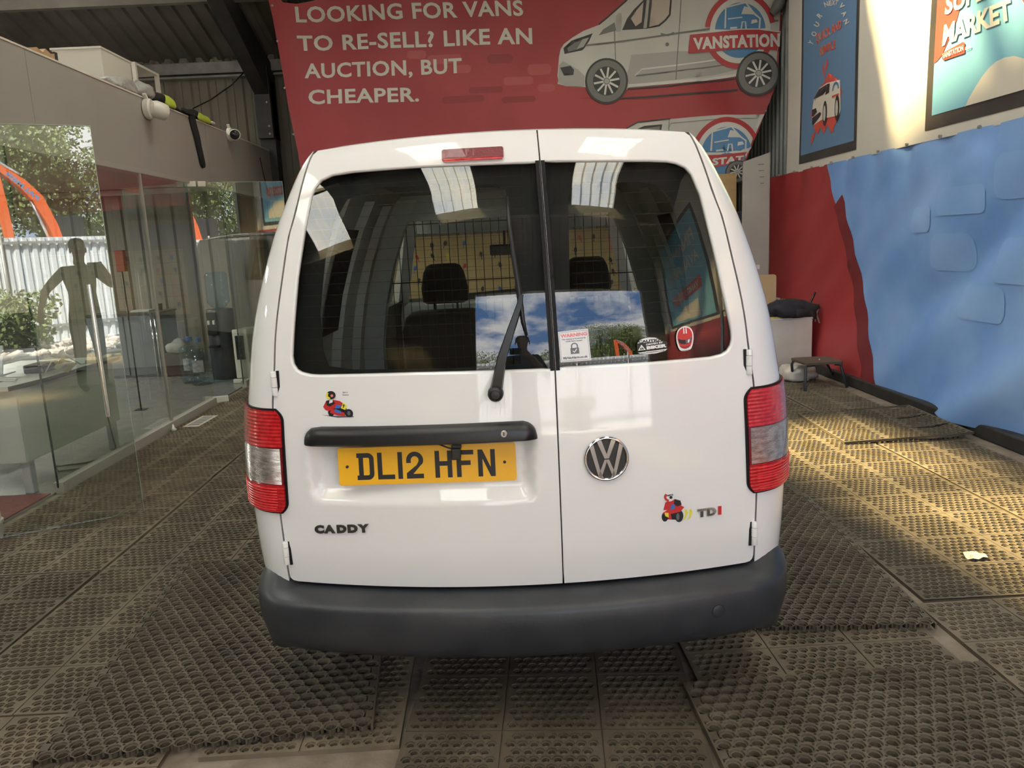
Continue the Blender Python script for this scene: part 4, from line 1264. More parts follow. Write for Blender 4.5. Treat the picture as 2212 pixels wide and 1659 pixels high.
MB().loft([[(w, d, z) for w in (-.74, 0, .74)] for d, z in ((2.95, .7), (2.95, 1.0), (3.02, 1.09), (3.24, 1.10))], closed=False, cap=False).build('dashboard', mat('grey_dashboard', (.10, .11, .11), .6), van, fix=False)
rm = empty('interior_mirror'); rm.parent = van
xm, zm = (-0.046, 1.4332)
MB().box(xm - .09, xm + .09, 2.59, 2.62, zm - .03, zm + .035, .01).build('mirror_body', m_blackp, rm)
MB().bar((xm, 2.62, zm), (xm, 2.75, zm + .12), .015, .015).build('mirror_stalk', m_blackp, rm)
swc = (0.415, 2.80, 1.02)
sw_ = empty('steering_wheel', swc); sw_.parent = van; sw_.rotation_euler = (math.radians(62), 0, 0)
MB().tube([(.18 * cos(a), .18 * sin(a), 0) for a in np.linspace(0, 2 * PI, 25)], .014, 8, cap=False).build('wheel_rim', m_blackp, sw_, smooth=True)
MB().box(-.18, .18, -.025, .02, -.01, .01).box(-.06, .06, -.06, .05, -.02, .03).build('wheel_hub', m_blackp, sw_)

# ------------------------------------------------------------------ red banner across the back of the shed
BY = 9.5
m_banred = mat('red_banner_vinyl', (0.30, 0.030, 0.036), 0.5, noise=0.9, col2=(0.37, 0.045, 0.05), bump=0.12, bscale=3.0)
m_bantxt = mat('grey_white_print', (0.56, 0.53, 0.47), 0.55)
m_bsil = mat('silver_van_print', (0.47, 0.455, 0.43), 0.5, noise=1.6, col2=(0.55, 0.535, 0.505))
m_bsil2 = mat('shaded_silver_print', (0.36, 0.345, 0.325), 0.5)
m_bdk = mat('dark_print', (0.035, 0.033, 0.035), 0.5)
m_bmid = mat('mid_grey_print', (0.16, 0.155, 0.15), 0.5)
m_bwin = mat('beige_window_print', (0.47, 0.39, 0.33), 0.5)
m_bred = mat('logo_red_print', (0.42, 0.045, 0.05), 0.5)
m_bblue = mat('logo_blue_print', (0.085, 0.22, 0.42), 0.5)
m_bwht = mat('logo_white_print', (0.60, 0.585, 0.56), 0.5)
m_bred2 = mat('faint_lighter_red_print', (0.39, 0.07, 0.072), 0.5)
m_bred3 = mat('faint_darker_red_print', (0.25, 0.026, 0.03), 0.5)
def bwave(x, z):
    g = sstep(1.2, 3.3, x) * sstep(4.6, 2.4, z) if False else sstep(1.4, 3.2, x) * (1 - sstep(2.6, 4.4, z))
    l = 1 - sstep(-2.5, -1.9, x)
    return .018 * sin(2.1 * x + 1.3 * z) + .035 * g * sin(6.0 * x + 5.0 * z) + .03 * l * sin(9 * x + 3.0 * z) + .012 * sin(5.0 * x - 2.2 * z)
def bfn(k): return lambda x, z: (x, BY + bwave(x, z) - .0028 * k, z)
ban = empty('vinyl_banner', (0, 0, 0), 0, 'huge red vinyl banner with white lettering and a silver van print', 'banner')
BOUT = [(-2.206, 2.11), (2.467, 1.973), (2.805, 2.056), (2.984, 2.15), (3.095, 2.35), (3.249, 2.663), (3.367, 3.001), (3.442, 3.206), (3.489, 3.693), (3.516, 4.096), (3.533, 4.394), (0.881, 4.5), (-1.782, 4.332), (-2.103, 4.286), (-2.25, 4.302), (-2.325, 4.394), (-2.42, 4.388), (-2.383, 4.139), (-2.35, 3.736), (-2.31, 3.171), (-2.24, 2.619)]
patch('banner_sheet', [BOUT], bfn(0), m_banred, ban, step=.07)
def bd(name, loop, k, m, step=.07): return patch(name, loop if isinstance(loop[0], list) else [loop], bfn(k), m, ban, step=step)
def clipb(loop):
    """keep print inside the banner edge"""
    out = []
    P = np.array(BOUT)
    for x, z in loop:
        if not inside(np.array([[x, z]]), BOUT)[0]:
            for t in np.linspace(0, 1, 60):
                q = (x + (1.5 - x) * t, z + (3.4 - z) * t)
                if inside(np.array([q]), BOUT)[0]: break
            x, z = q
        out.append((x, z))
    return out
for s_, q_ in (('LOOKING FOR VANS', [(-2.123, 4.085), (0.493, 4.047), (-2.126, 4.267), (0.485, 4.225)]), ('TO RE-SELL? LIKE AN', [(-2.132, 3.777), (0.582, 3.738), (-2.131, 3.953), (0.584, 3.925)]),
             ('AUCTION, BUT', [(-2.086, 3.475), (-0.254, 3.45), (-2.08, 3.648), (-0.249, 3.626)]), ('CHEAPER.', [(-2.065, 3.184), (-0.777, 3.164), (-2.06, 3.356), (-0.771, 3.331)])):
    tw = glyphs(s_, .026, 1.06)[2]; i0 = 0
    A_, B_, C_, D_ = [Vector(p) for p in q_]
    for wd in s_.split(' '):
        i1 = s_.index(wd, i0) + len(wd); x1 = glyphs(s_[:i1], .026, 1.06)[2] / tw; x0 = x1 - glyphs(wd, .026, 1.06)[2] / tw; i0 = i1
        text('banner_text', wd, (A_.lerp(B_, x0), A_.lerp(B_, x1), C_.lerp(D_, x0), C_.lerp(D_, x1)), bfn(1.6), m_bantxt, ban, .026, maxe=.08, space=1.06)
# faint photograph of parked cars in the red
for (px, w, h, mm) in [((-0.241, 3.493), 0.189, 0.09, 0), ((0.197, 3.587), 0.3, 0.1, 1), ((0.401, 3.337), 0.35, 0.09, 0), ((0.016, 3.251), 0.4, 0.07, 1), ((-0.768, 3.679), 0.22, 0.09, 0), ((-0.45, 3.614), 0.4, 0.1, 0), ((0.651, 3.455), 0.28, 0.12, 0), ((0.724, 3.246), 0.2, 0.09, 0), ((-0.261, 3.159), 0.5, 0.08, 1), ((0.392, 3.131), 0.4, 0.07, 1)]:
    bd('faint_car_print', rrect(px[0] - w / 2, px[0] + w / 2, px[1] - h / 2, px[1] + h / 2, min(w, h) * .45), .5, m_bred2 if mm == 0 else m_bred3)
# upper silver van
VANP = clipb([(0.857, 3.284), (0.868, 3.322), (0.861, 3.383), (0.875, 3.491), (0.887, 3.587), (0.909, 3.67), (0.95, 3.726), (1.054, 3.793), (1.183, 3.859), (1.374, 3.918), (1.568, 4.067), (1.684, 4.171), (1.813, 4.282), (1.953, 4.37), (3.544, 4.306), (3.485, 3.979), (3.476, 3.741), (3.463, 3.332), (3.43, 3.315), (2.966, 3.303), (2.708, 3.267), (2.321, 3.229), (1.702, 3.213), (1.682, 3.192), (1.176, 3.233), (0.958, 3.252)])
bd('van_print', VANP, 1, m_bsil)
bd('van_print_shade', clipb([(1.735, 3.575), (2.273, 3.588), (2.708, 3.558), (2.965, 3.499), (2.991, 3.352), (2.708, 3.304), (2.321, 3.272), (1.703, 3.25), (1.666, 3.337), (1.707, 3.432)]), 1.6, m_bsil2)
bd('van_print_shade', [(0.884, 3.491), (0.93, 3.537), (1.105, 3.433), (1.18, 3.357), (1.17, 3.243), (0.958, 3.258), (0.864, 3.292)], 1.6, m_bsil2)
bd('side_window_print', [(1.633, 3.848), (1.693, 3.97), (1.77, 4.061), (1.886, 4.162), (1.95, 4.23), (2.222, 4.219), (2.2, 3.985), (2.149, 3.927), (2.072, 3.871), (1.919, 3.852)], 1.8, m_bdk)
bd('window_pane_print', [(1.951, 3.87), (1.987, 4.158), (2.001, 4.216), (2.2, 4.208), (2.181, 3.997), (2.13, 3.94), (2.059, 3.89)], 2.4, m_bwin)
bd('window_pane_print', [(1.737, 3.968), (1.808, 4.06), (1.886, 4.139), (1.863, 3.927), (1.792, 3.883)], 2.4, m_bwin)
bd('window_frame_print', [(1.881, 3.858), (1.924, 4.161), (1.956, 4.159), (1.921, 3.859)], 3.0, m_bsil2)
bd('quarter_window_print', [(1.358, 3.8), (1.411, 3.863), (1.546, 3.935), (1.563, 3.845)], 2.0, m_bmid)
bd('mirror_print', [(1.56, 3.833), (1.564, 3.999), (1.599, 4.035), (1.628, 4.026), (1.63, 3.913), (1.613, 3.831)], 2.6, m_bsil2)
bd('headlight_print', [(0.942, 3.68), (1.04, 3.757), (1.289, 3.827), (1.242, 3.739), (1.189, 3.67), (1.16, 3.644), (0.952, 3.614)], 2.0, m_bdk)
bd('headlight_glass_print', [(0.986, 3.679), (1.077, 3.734), (1.218, 3.776), (1.177, 3.694), (1.1, 3.656), (0.997, 3.636)], 2.6, m_bmid)
bd('headlight_glass_print', [(1.093, 3.656), (1.167, 3.766), (1.244, 3.781), (1.177, 3.682)], 3.2, m_bsil2)
bd('grille_print', [(0.895, 3.464), (1.017, 3.479), (1.057, 3.433), (1.046, 3.375), (0.937, 3.372)], 2.0, m_bdk)
for l, w, mm in (([(1.203, 3.696), (1.534, 3.718), (2.3, 3.785), (2.708, 3.812), (3.014, 3.868), (3.218, 3.881), (3.461, 3.873)], .02, m_bmid), ([(1.542, 3.867), (1.547, 3.703), (1.549, 3.511)], .010, m_bmid),
                 ([(2.323, 4.191), (2.294, 3.791), (2.25, 3.269)], .010, m_bmid), ([(1.776, 3.344), (1.86, 3.411), (2.258, 3.429), (2.579, 3.455), (2.811, 3.481)], .016, m_bwht),
                 ([(1.782, 3.344), (2.258, 3.366), (2.579, 3.388), (2.888, 3.417)], .014, m_bmid), ([(1.696, 3.236), (2.192, 3.241), (2.579, 3.255), (2.966, 3.293)], .03, m_bwht),
                 ([(1.683, 3.2), (2.192, 3.204), (2.708, 3.237), (2.966, 3.256)], .015, m_bdk), ([(2.083, 3.788), (2.166, 3.766), (2.236, 3.793)], .02, m_bmid),
                 ([(2.307, 3.897), (2.323, 4.191)], .006, m_bmid), ([(1.362, 3.919), (1.465, 3.991), (1.581, 4.081), (1.697, 4.17)], .018, m_bdk)):
    bd('print_line', stroke(l, w), 3.2, mm)
bd('keyhole_print', circ((2.156, 3.668), .022, 12), 3, m_bmid)
# printed shadow strip under the van
bd('ground_strip_print', clipb([(1.095, 3.112), (1.417, 3.116), (1.932, 3.106), (2.449, 3.12), (2.966, 3.14), (3.408, 3.084), (3.414, 3.066), (2.967, 3.112), (2.449, 3.089), (1.932, 3.075), (1.416, 3.089)]), 1.4, m_bred3)
bd('ground_strip_print', clipb([(1.545, 3.103), (2.449, 3.113), (2.992, 3.139), (2.992, 3.118), (2.449, 3.091), (1.545, 3.088)]), 1.9, m_bdk)
# logo on the van side
lc = (3.008, 3.779)
R_ = 0.421
def logo(lc, R_, k, half=False):
    bd('logo_disc', clipb(circ(lc, R_ * .86, 40)), k, m_bwht)
    bd('logo_ring', clipb(arcband(lc, R_ * .86, R_, .06 * PI, .96 * PI, 30)), k + .6, m_bred)
    bd('logo_ring', clipb(arcband(lc, R_ * .86, R_, 1.17 * PI, 1.92 * PI, 24)), k + .6, m_bred)
    bd('logo_blue', clipb(arcband(lc, 0.01, R_ * .72, .02 * PI, .98 * PI, 28)), k + .6, m_bblue)
    bd('logo_blue', clipb(arcband(lc, 0.01, R_ * .72, 1.10 * PI, 1.90 * PI, 28)), k + .6, m_bblue)
    def s(p): return (lc[0] + p[0] * R_, lc[1] + p[1] * R_)
    bd('logo_van_body', [s(p) for p in ((-.42, .10), (-.40, .56), (.12, .68), (.34, .42), (.50, .30), (.50, .08), (.40, .02))], k + 1.2, m_bblue)
    for l, w in ((((-.44, .06), (-.42, .60), (.14, .72), (.40, .42), (.56, .30), (.54, .04)), .05), (((-.36, .30), (.05, .34)), .03), (((-.30, .06), (-.10, .07)), .05), (((.02, .04), (.05, .22), (.14, .22), (.16, .02)), .04)):
        bd('logo_van_line', [q for q in stroke([s(p) for p in l], w * R_)], k + 1.8, m_bwht)
    bd('logo_van_window', [s(p) for p in ((.02, .42), (.10, .62), (.30, .58), (.40, .40))], k + 1.8, m_bwht)
    bd('logo_van_lamp', [s(p) for p in ((.30, .16), (.50, .20), (.46, .28), (.32, .27))], k + 1.8, m_bwht)
logo(lc, R_, 3.6)
bq = clipb([(2.394, 3.553), (2.708, 3.56), (3.016, 3.578), (3.221, 3.566), (3.483, 3.541), (3.489, 3.753), (3.219, 3.794), (3.015, 3.796), (2.708, 3.776), (2.415, 3.762)])
bd('logo_band', bq, 7, m_bwht)
bd('logo_band', clipb([(2.394, 3.553), (2.708, 3.56), (3.016, 3.578), (3.221, 3.566), (3.479, 3.544), (3.481, 3.741), (3.219, 3.782), (3.015, 3.784), (2.708, 3.766), (2.417, 3.756)]), 7.6, m_bred)
text('banner_text', 'VANSTATION', [(2.458, 3.59), (3.476, 3.583), (2.45, 3.725), (3.476, 3.741)], bfn(8.4), m_bwht, ban, .05, maxe=.06, space=1.08)
# printed wheels
def wheel(c, r, k):
    bd('tyre_print', circ(c, r * 1.10, 36), k, m_bdk)
    bd('tyre_print', [circ(c, r, 36), circ(c, r * .70, 28)], k + .6, m_bmid)
    for i in range(10):
        a = 2 * PI * i / 10 + .15
        p0 = (c[0] + .16 * r * cos(a), c[1] + .16 * r * sin(a)); p1 = (c[0] + .66 * r * cos(a), c[1] + .66 * r * sin(a))
        bd('spoke_print', stroke([p0, p1], r * .10), k + 1.2, m_bwht)
    bd('hub_print', circ(c, r * .14, 12), k + 1.8, m_bsil2)
wheel((1.437, 3.292), 0.2328, 4)
wheel((3.215, 3.291), 0.2262, 9)
# lower silver van
bd('van_print', clipb([(1.482, 2.619), (1.654, 2.742), (1.798, 2.81), (2.187, 2.834), (2.838, 2.854), (3.307, 2.836), (3.231, 2.591), (2.971, 2.174), (2.786, 2.093), (1.654, 2.145)]), 1, m_bsil)
bd('side_window_print', [(1.665, 2.673), (1.783, 2.736), (1.875, 2.769), (2.089, 2.778), (2.068, 2.655)], 1.8, m_bdk)
bd('window_pane_print', [(1.743, 2.682), (1.835, 2.734), (2.063, 2.757), (2.049, 2.668)], 2.4, m_bmid)
for l, w, mm in (([(1.654, 2.746), (1.798, 2.814), (2.188, 2.836)], .015, m_bdk), ([(2.16, 2.726), (2.2, 2.786), (2.838, 2.807), (3.229, 2.796)], .006, m_bmid), ([(2.174, 2.83), (2.166, 2.701)], .007, m_bmid)):
    bd('print_line', stroke(l, w), 3.2, mm)
logo((2.851, 2.419), 0.406, 3.6)
bd('logo_band', clipb([(2.431, 2.256), (2.707, 2.256), (2.996, 2.287), (3.088, 2.409), (2.838, 2.395), (2.576, 2.4), (2.432, 2.401)]), 7, m_bred)
text('banner_text', 'STAT', [(2.694, 2.275), (3.036, 2.298), (2.687, 2.364), (3.049, 2.373)], bfn(8.2), m_bwht, ban, .05, maxe=.06, space=1.08)
wheel((2.971, 2.186), .12, 9)
for (x, z) in [(-2.369, 4.267), (-2.355, 3.887), (-2.327, 3.378), (-2.276, 2.857), (3.497, 3.946), (3.451, 3.335), (3.313, 2.872)]:
    MB().lathe([(.012, -.012), (.012, -.02)], (x, BY + bwave(x, z), z), 8, 'y').build('eyelet', m_galv, ban)
# rope holding the torn top corner and the dark bundle at the right end
MB().tube([(-2.396, 9.5, 4.362), (-2.41, 9.6, 4.632)], .008, 6).build('banner_rope', m_galv, ban)
MB().tube([(3.359, 9.42, 3.929), (3.423, 9.4, 4.016), (3.475, 9.42, 4.104)], [.04, .07, .06], 9).build('gathered_corner', m_bmid, ban, smooth=True)

# ------------------------------------------------------------------ printed tarpaulins on the right wall
TX = 3.40
m_tarpw = mat('cream_white_tarpaulin', (0.60, 0.575, 0.51), 0.5, noise=1.1, col2=(0.66, 0.635, 0.575), bump=0.10, bscale=2.5)
m_tarpb = mat('blue_tarpaulin', (0.17, 0.34, 0.72), 0.45, noise=1.6, col2=(0.27, 0.46, 0.82), bump=0.18, bscale=2.2)
m_tarpr = mat('red_tarpaulin', (0.36, 0.036, 0.04), 0.48, noise=1.0, col2=(0.42, 0.05, 0.055), bump=0.12, bscale=3)
m_tarpd = mat('maroon_print', (0.19, 0.022, 0.03), 0.5)
m_pframe = mat('charcoal_frame_print', (0.038, 0.036, 0.036), 0.5, noise=1.5, col2=(0.075, 0.065, 0.058))
m_pblue = mat('steel_blue_print', (0.115, 0.225, 0.38), 0.5)
m_pcyan = mat('cyan_print', (0.20, 0.47, 0.62), 0.5)
m_porg = mat('coral_red_print', (0.60, 0.085, 0.06), 0.5)
m_pcream = mat('cream_print', (0.66, 0.62, 0.53), 0.5)
m_pale = mat('pale_blue_print', (0.21, 0.39, 0.76), 0.5, noise=1.6, col2=(0.29, 0.485, 0.835))
def uw(y, z): return .008 * sin(1.7 * y + .4) + .006 * sin(3.1 * y + 2.0 * z) 
def ufn(k): return lambda y, z: (TX + uw(y, z) - .004 * k, y, z)
def lw(y, z):
    # hanging folds fanning out from the fixing points of the top seam
    g = 1 - sstep(1.85, 2.08, z)
    b_ = 1 - sstep(.2, 1.6, z); q_ = .06 + .94 * (1 - sstep(5.4, 6.5, y)); f = q_ * .034 * sin(3.6 * (y * .9 + z * .75)) + q_ * (.022 + .03 * b_ * (1 - sstep(5.9, 7.2, y))) * sin(8.5 * (y * .62 + z * .9) + 1.0) + .009 * sin(15 * (y * .6 + z * .85))
    pk = .03 * (1 - abs(((y * 1.8) % 1) - .5) * 2) ** 2 * sstep(1.4, 2.05, z)
    return g * f - .10 * sstep(.9, .0, z) * 0 - .09 * (1 - sstep(0.0, 1.0, z)) + pk * .8
def lfn(k): return lambda y, z: (TX - .012 + lw(y, z) - .0035 * k, y, z)
up = empty('printed_tarpaulin', (0, 0, 0), 0, 'cream upper tarpaulin printed with two framed posters', 'tarpaulin')
patch('tarpaulin_sheet', [[(-3.1, 2.09), (9.02, 2.09), (9.00, 4.3), (8.3, 4.9), (4.0, 6.2), (-3.1, 4.1)]], ufn(0), m_tarpw, up, step=.16)
def ud(name, loop, k, m, step=.16): return patch(name, loop if isinstance(loop[0], list) else [loop], ufn(k), m, up, step=step)
P1 = [(8.647, 2.171), (7.309, 2.172), (7.282, 3.454), (8.604, 3.858)]
y1, y0 = P1[0][0], P1[1][0]; z1 = P1[0][1]
ud('poster_frame', [(y0, z1), (y1, z1), (y1, z1 + 2.05), (y0, z1 + 2.05)], 1, m_pframe)
ud('poster_field', [(y0 + .045, z1 + .085), (y1 - .05, z1 + .085), (y1 - .05, z1 + 1.97), (y0 + .045, z1 + 1.97)], 1.7, m_pblue)
for ch, q in (('Y', [(8.359, 3.33), (8.313, 3.35), (8.482, 3.385), (8.434, 3.405)]), ('O', [(8.291, 3.395), (8.24, 3.421), (8.413, 3.45), (8.36, 3.476)]), ('U', [(8.23, 3.47), (8.176, 3.49), (8.346, 3.527), (8.29, 3.547)]), ('R', [(8.178, 3.54), (8.115, 3.55), (8.284, 3.604), (8.218, 3.614)]),
              ('N', [(8.064, 3.615), (7.971, 3.602), (8.111, 3.675), (8.016, 3.661)]), ('E', [(7.964, 3.6), (7.898, 3.585), (7.985, 3.655), (7.918, 3.639)]), ('X', [(7.909, 3.593), (7.831, 3.567), (7.9, 3.638), (7.821, 3.612)]), ('T', [(7.84, 3.579), (7.771, 3.551), (7.81, 3.616), (7.741, 3.588)]),
              ('V', [(7.744, 3.536), (7.672, 3.487), (7.66, 3.547), (7.59, 3.498)]), ('A', [(7.682, 3.453), (7.619, 3.405), (7.589, 3.458), (7.528, 3.41)]), ('N', [(7.629, 3.371), (7.579, 3.325), (7.53, 3.37), (7.481, 3.326)])):
    text('poster_text', ch, q, ufn(2.6), m_pcream, up, .03)
for s, q in (('QUICK AND', [(8.26, 3.325), (7.647, 3.318), (8.278, 3.42), (7.664, 3.401)]), ('SIMPLE', [(8.15, 3.18), (7.773, 3.169), (8.161, 3.27), (7.784, 3.253)])):
    text('poster_text', s, q, ufn(2.4), m_pcream, up, .045, space=1.12); text('poster_text', s, q, ufn(3.2), m_porg, up, .02, space=1.12)
for l in ([(8.031, 2.897), (8.111, 2.887), (8.269, 2.773), (8.347, 2.626), (8.224, 2.561), (8.254, 2.492), (8.149, 2.417), (8.087, 2.481), (8.002, 2.404), (7.912, 2.482), (7.829, 2.381), (7.744, 2.463), (7.659, 2.518), (7.616, 2.743), (7.68, 2.853), (7.927, 2.977)],
          [(8.09, 3.088), (8.05, 3.067), (8.001, 2.917), (8.069, 3.007)], [(7.966, 3.117), (7.944, 3.069), (7.996, 2.992), (8.018, 3.047)], [(8.331, 2.327), (8.302, 2.431), (8.202, 2.464), (8.248, 2.384)], [(7.795, 2.427), (7.754, 2.383), (7.738, 2.368), (7.8, 2.408)]):
    ud('paint_splash_print', l, 2.4, m_porg, .06)
ud('van_print', [(8.294, 2.604), (8.294, 2.724), (8.27, 2.786), (8.142, 2.867), (7.952, 2.882), (7.651, 2.853), (7.625, 2.574), (7.66, 2.531), (7.932, 2.548), (8.059, 2.549), (8.256, 2.525)], 3.2, m_pcream, .06)
ud('windscreen_print', [(8.27, 2.784), (8.135, 2.86), (7.945, 2.87), (7.963, 2.808), (8.025, 2.788)], 4, m_bdk, .06)
ud('side_window_print', [(7.936, 2.872), (7.874, 2.864), (7.884, 2.781), (7.976, 2.773)], 4, m_bdk, .06)
ud('grille_print', [(8.299, 2.685), (8.198, 2.688), (8.169, 2.644), (8.261, 2.613), (8.302, 2.622)], 4, m_bdk, .06)
ud('bumper_print', [(8.287, 2.603), (8.096, 2.632), (8.063, 2.614), (8.093, 2.586), (8.256, 2.525), (8.284, 2.536)], 4, m_bdk, .06)
ud('logo_print', arcband((7.74, 2.779), .05, .075, 0, PI, 10), 4, m_bblue, .06); ud('logo_print', [(7.815, 2.737), (7.667, 2.735), (7.666, 2.716), (7.813, 2.718)], 4, m_porg, .06)
for c in ((7.976, 2.6), (7.699, 2.605)):
    ud('tyre_print', circ(c, .052, 16, ry=.12), 4, m_bdk, .08); ud('hub_print', circ(c, .03, 12, ry=.075), 4.8, m_bsil, .08)
# second poster
ud('poster_frame', [(3.0, 2.17), (6.12, 2.17), (6.12, 4.45), (3.0, 4.45)], 1, m_pframe)
ud('poster_field', [(3.1, 2.27), (6.03, 2.27), (6.03, 4.36), (3.1, 4.36)], 1.7, m_pcyan)
ud('poster_corner', [(min(y, 6.03), z) for y, z in [(6.062, 2.646), (5.988, 2.653), (5.927, 2.682), (5.854, 2.766), (5.766, 2.879), (5.714, 2.997), (5.661, 3.086), (6.066, 3.23)]], 2.4, m_porg)
ud('poster_corner', [(5.141, 2.877), (5.066, 2.777), (4.95, 2.683), (4.849, 2.82)], 2.4, m_porg)
text('poster_text', 'MARKET', [(5.927, 2.742), (5.17, 2.727), (5.912, 2.895), (5.204, 2.868)], ufn(3.4), m_pcream, up, .04)
text('poster_text', 'SUPER', [(5.918, 2.952), (5.302, 2.922), (5.903, 3.089), (5.329, 3.06)], ufn(3.4), m_pcream, up, .04)
ud('name_pill', [(5.922, 2.69), (5.906, 2.694), (5.671, 2.711), (5.652, 2.7), (5.645, 2.633), (5.66, 2.63), (5.892, 2.637), (5.917, 2.652)], 3.2, m_porg)
text('poster_text', 'VANSTATION', [(5.907, 2.651), (5.655, 2.65), (5.914, 2.69), (5.662, 2.692)], ufn(4.2), m_pcream, up, .045)
text('poster_text', '.CO.UK', [(5.642, 2.648), (5.573, 2.649), (5.644, 2.67), (5.575, 2.671)], ufn(4.2), m_pcream, up, .03)
hill = [(5.62, 2.26), (5.586, 2.311), (5.517, 2.378), (5.448, 2.435), (5.381, 2.476), (5.313, 2.5), (5.232, 2.507), (5.139, 2.496), (5.031, 2.453)]
ud('hill_print', hill + [(3.4, 2.75), (3.1, 2.5), (3.1, 2.27)] + [(hill[0][0], 2.27)], 2.6, m_pcream)
# third poster, seen only in the van window
ud('poster_frame', [(-2.75, 2.2), (-0.95, 2.2), (-0.95, 4.3), (-2.75, 4.3)], 1, m_pframe)
ud('poster_field', [(-2.66, 2.28), (-1.04, 2.28), (-1.04, 4.22), (-2.66, 4.22)], 1.7, m_pcyan)
for s, z in (('FINANCE', 3.72), ('AVAILABLE', 3.34)):
    text('poster_text', s, ((-1.2, z), (-2.5, z), (-1.2, z + .24), (-2.5, z + .24)), ufn(3), m_pcream, up, .03)
ud('name_pill', [(-1.3, 2.88), (-2.4, 2.88), (-2.4, 3.08), (-1.3, 3.08)][::-1], 3, m_porg)
text('poster_text', 'VANSTATION', ((-1.4, 2.92), (-2.3, 2.92), (-1.4, 3.04), (-2.3, 3.04)), ufn(4), m_pcream, up, .04)
ud('van_print', [(-1.5, 2.36), (-2.4, 2.36), (-2.42, 2.55), (-2.2, 2.62), (-2.05, 2.75), (-1.5, 2.75)][::-1], 3, m_pcream)
ud('poster_frame', [(-0.1, 2.2), (2.2, 2.2), (2.2, 4.6), (-0.1, 4.6)], 1, m_pframe)
ud('poster_field', [(0.0, 2.28), (2.1, 2.28), (2.1, 4.52), (0.0, 4.52)], 1.7, m_tarpr)
ud('van_print', [(.4, 2.9), (1.9, 2.9), (1.95, 3.25), (1.6, 3.45), (1.35, 3.7), (.4, 3.7)], 3, m_pcream)
for c in ((.75, 2.9), (1.6, 2.9)): ud('tyre_print', circ(c, .17, 20), 4, m_bdk)
# lower tarpaulin
lo = empty('blue_tarpaulin', (0, 0, 0), 0, 'sagging blue and red lower tarpaulin above the kerb', 'tarpaulin')
seam = [(7.916, 2.086), (7.739, 1.816), (7.53, 1.43), (7.285, 0.994), (7.047, 0.534), (6.863, 0.214), (6.781, 0.048)]
seam[-1] = (seam[-1][0], .06); seam[0] = (seam[0][0], 2.10)
patch('maroon_cloth', [[(-3.1, .06), (-.62, .06), (-.62, 2.10), (-3.1, 2.10)]], lfn(0), m_tarpr, lo, step=.12)
patch('blue_cloth', [[(-.6, .06)] + [seam[-1]] + seam[::-1][1:] + [(-.6, 2.10)]], lfn(0), m_tarpb, lo, step=.06)
patch('red_cloth', [seam[::-1] + [(9.62, 2.10), (9.62, .06)]], lfn(0), m_tarpr, lo, step=.09) if False else patch('red_cloth', [[seam[-1], (9.62, .06), (9.62, 2.10)] + seam[:-1]], lfn(0), m_tarpr, lo, step=.09)
def ld(name, loop, k, m, step=.09): return patch(name, loop if isinstance(loop[0], list) else [loop], lfn(k), m, lo, step=step)
ld('maroon_stripe', [(6.791, 0.064), (7.046, 0.513), (7.283, 0.973), (7.507, 1.386), (7.709, 1.671), (7.553, 1.782), (7.419, 1.559), (7.205, 1.213), (6.967, 0.798), (6.74, 0.401), (6.541, 0.067)], 1.2, m_tarpd)
text('tarpaulin_text', 'VANSTATION.CO.UK', [(9.622, 0.601), (7.874, 0.503), (9.625, 0.694), (7.884, 0.683)], lfn(1.6), m_pcream, lo, .03, maxe=.08)
for i, (y, z, w, h) in enumerate(((5.6, 1.62, .55, .20), (5.0, 1.75, .5, .3), (5.7, 1.25, .45, .28), (4.9, 1.2, .6, .3), (4.2, 1.55, .7, .25), (5.3, .9, .5, .25), (4.3, .85, .6, .3), (6.1, 1.5, .3, .2))):
    ld('faint_car_print', rrect(y - w / 2, y + w / 2, z - h / 2, z + h / 2, h * .3), 1.6, m_pale, .05)
for y in np.arange(4.0, 9.4, .47):
    MB().lathe([(.012, -.03), (.012, -.012), (.006, -.008)], (TX - .012, y, 2.10), 8, 'x').build('seam_stud', m_galv, lo)
# kerb and wall channel
kb = MB().box(3.27, 3.42, YF, 9.0, 0, .10, .012).build('baseboard_right', mat('black_kerb', (.018, .017, .017), .6, noise=8, col2=(.04, .037, .034)))
tag(kb, 'black kerb board along the foot of the right wall', 'kerb', kind='structure')

# ------------------------------------------------------------------ things on top of the office
m_cream = mat('cream_melamine', (0.60, 0.57, 0.50), 0.45)
m_card = mat('brown_cardboard', (0.33, 0.20, 0.10), 0.8, noise=6, col2=(0.40, 0.25, 0.13))
m_pcard = mat('pale_cardboard', (0.66, 0.53, 0.36), 0.8)
m_black = mat('black_cloth', (0.010, 0.010, 0.011), 0.9, bump=.3, bscale=30)
m_hiv = mat('hi_vis_yellow', (0.42, 0.52, 0.05), 0.7)
m_greyc = mat('grey_crumpled_plastic', (0.26, 0.25, 0.235), 0.5, noise=8, col2=(0.36, 0.35, 0.33), bump=1.0, bscale=14)
m_whp = mat('aged_white_plastic', (0.62, 0.59, 0.52), 0.35)
m_blk = mat('gloss_black_plastic', (0.012, 0.012, 0.014), 0.2)

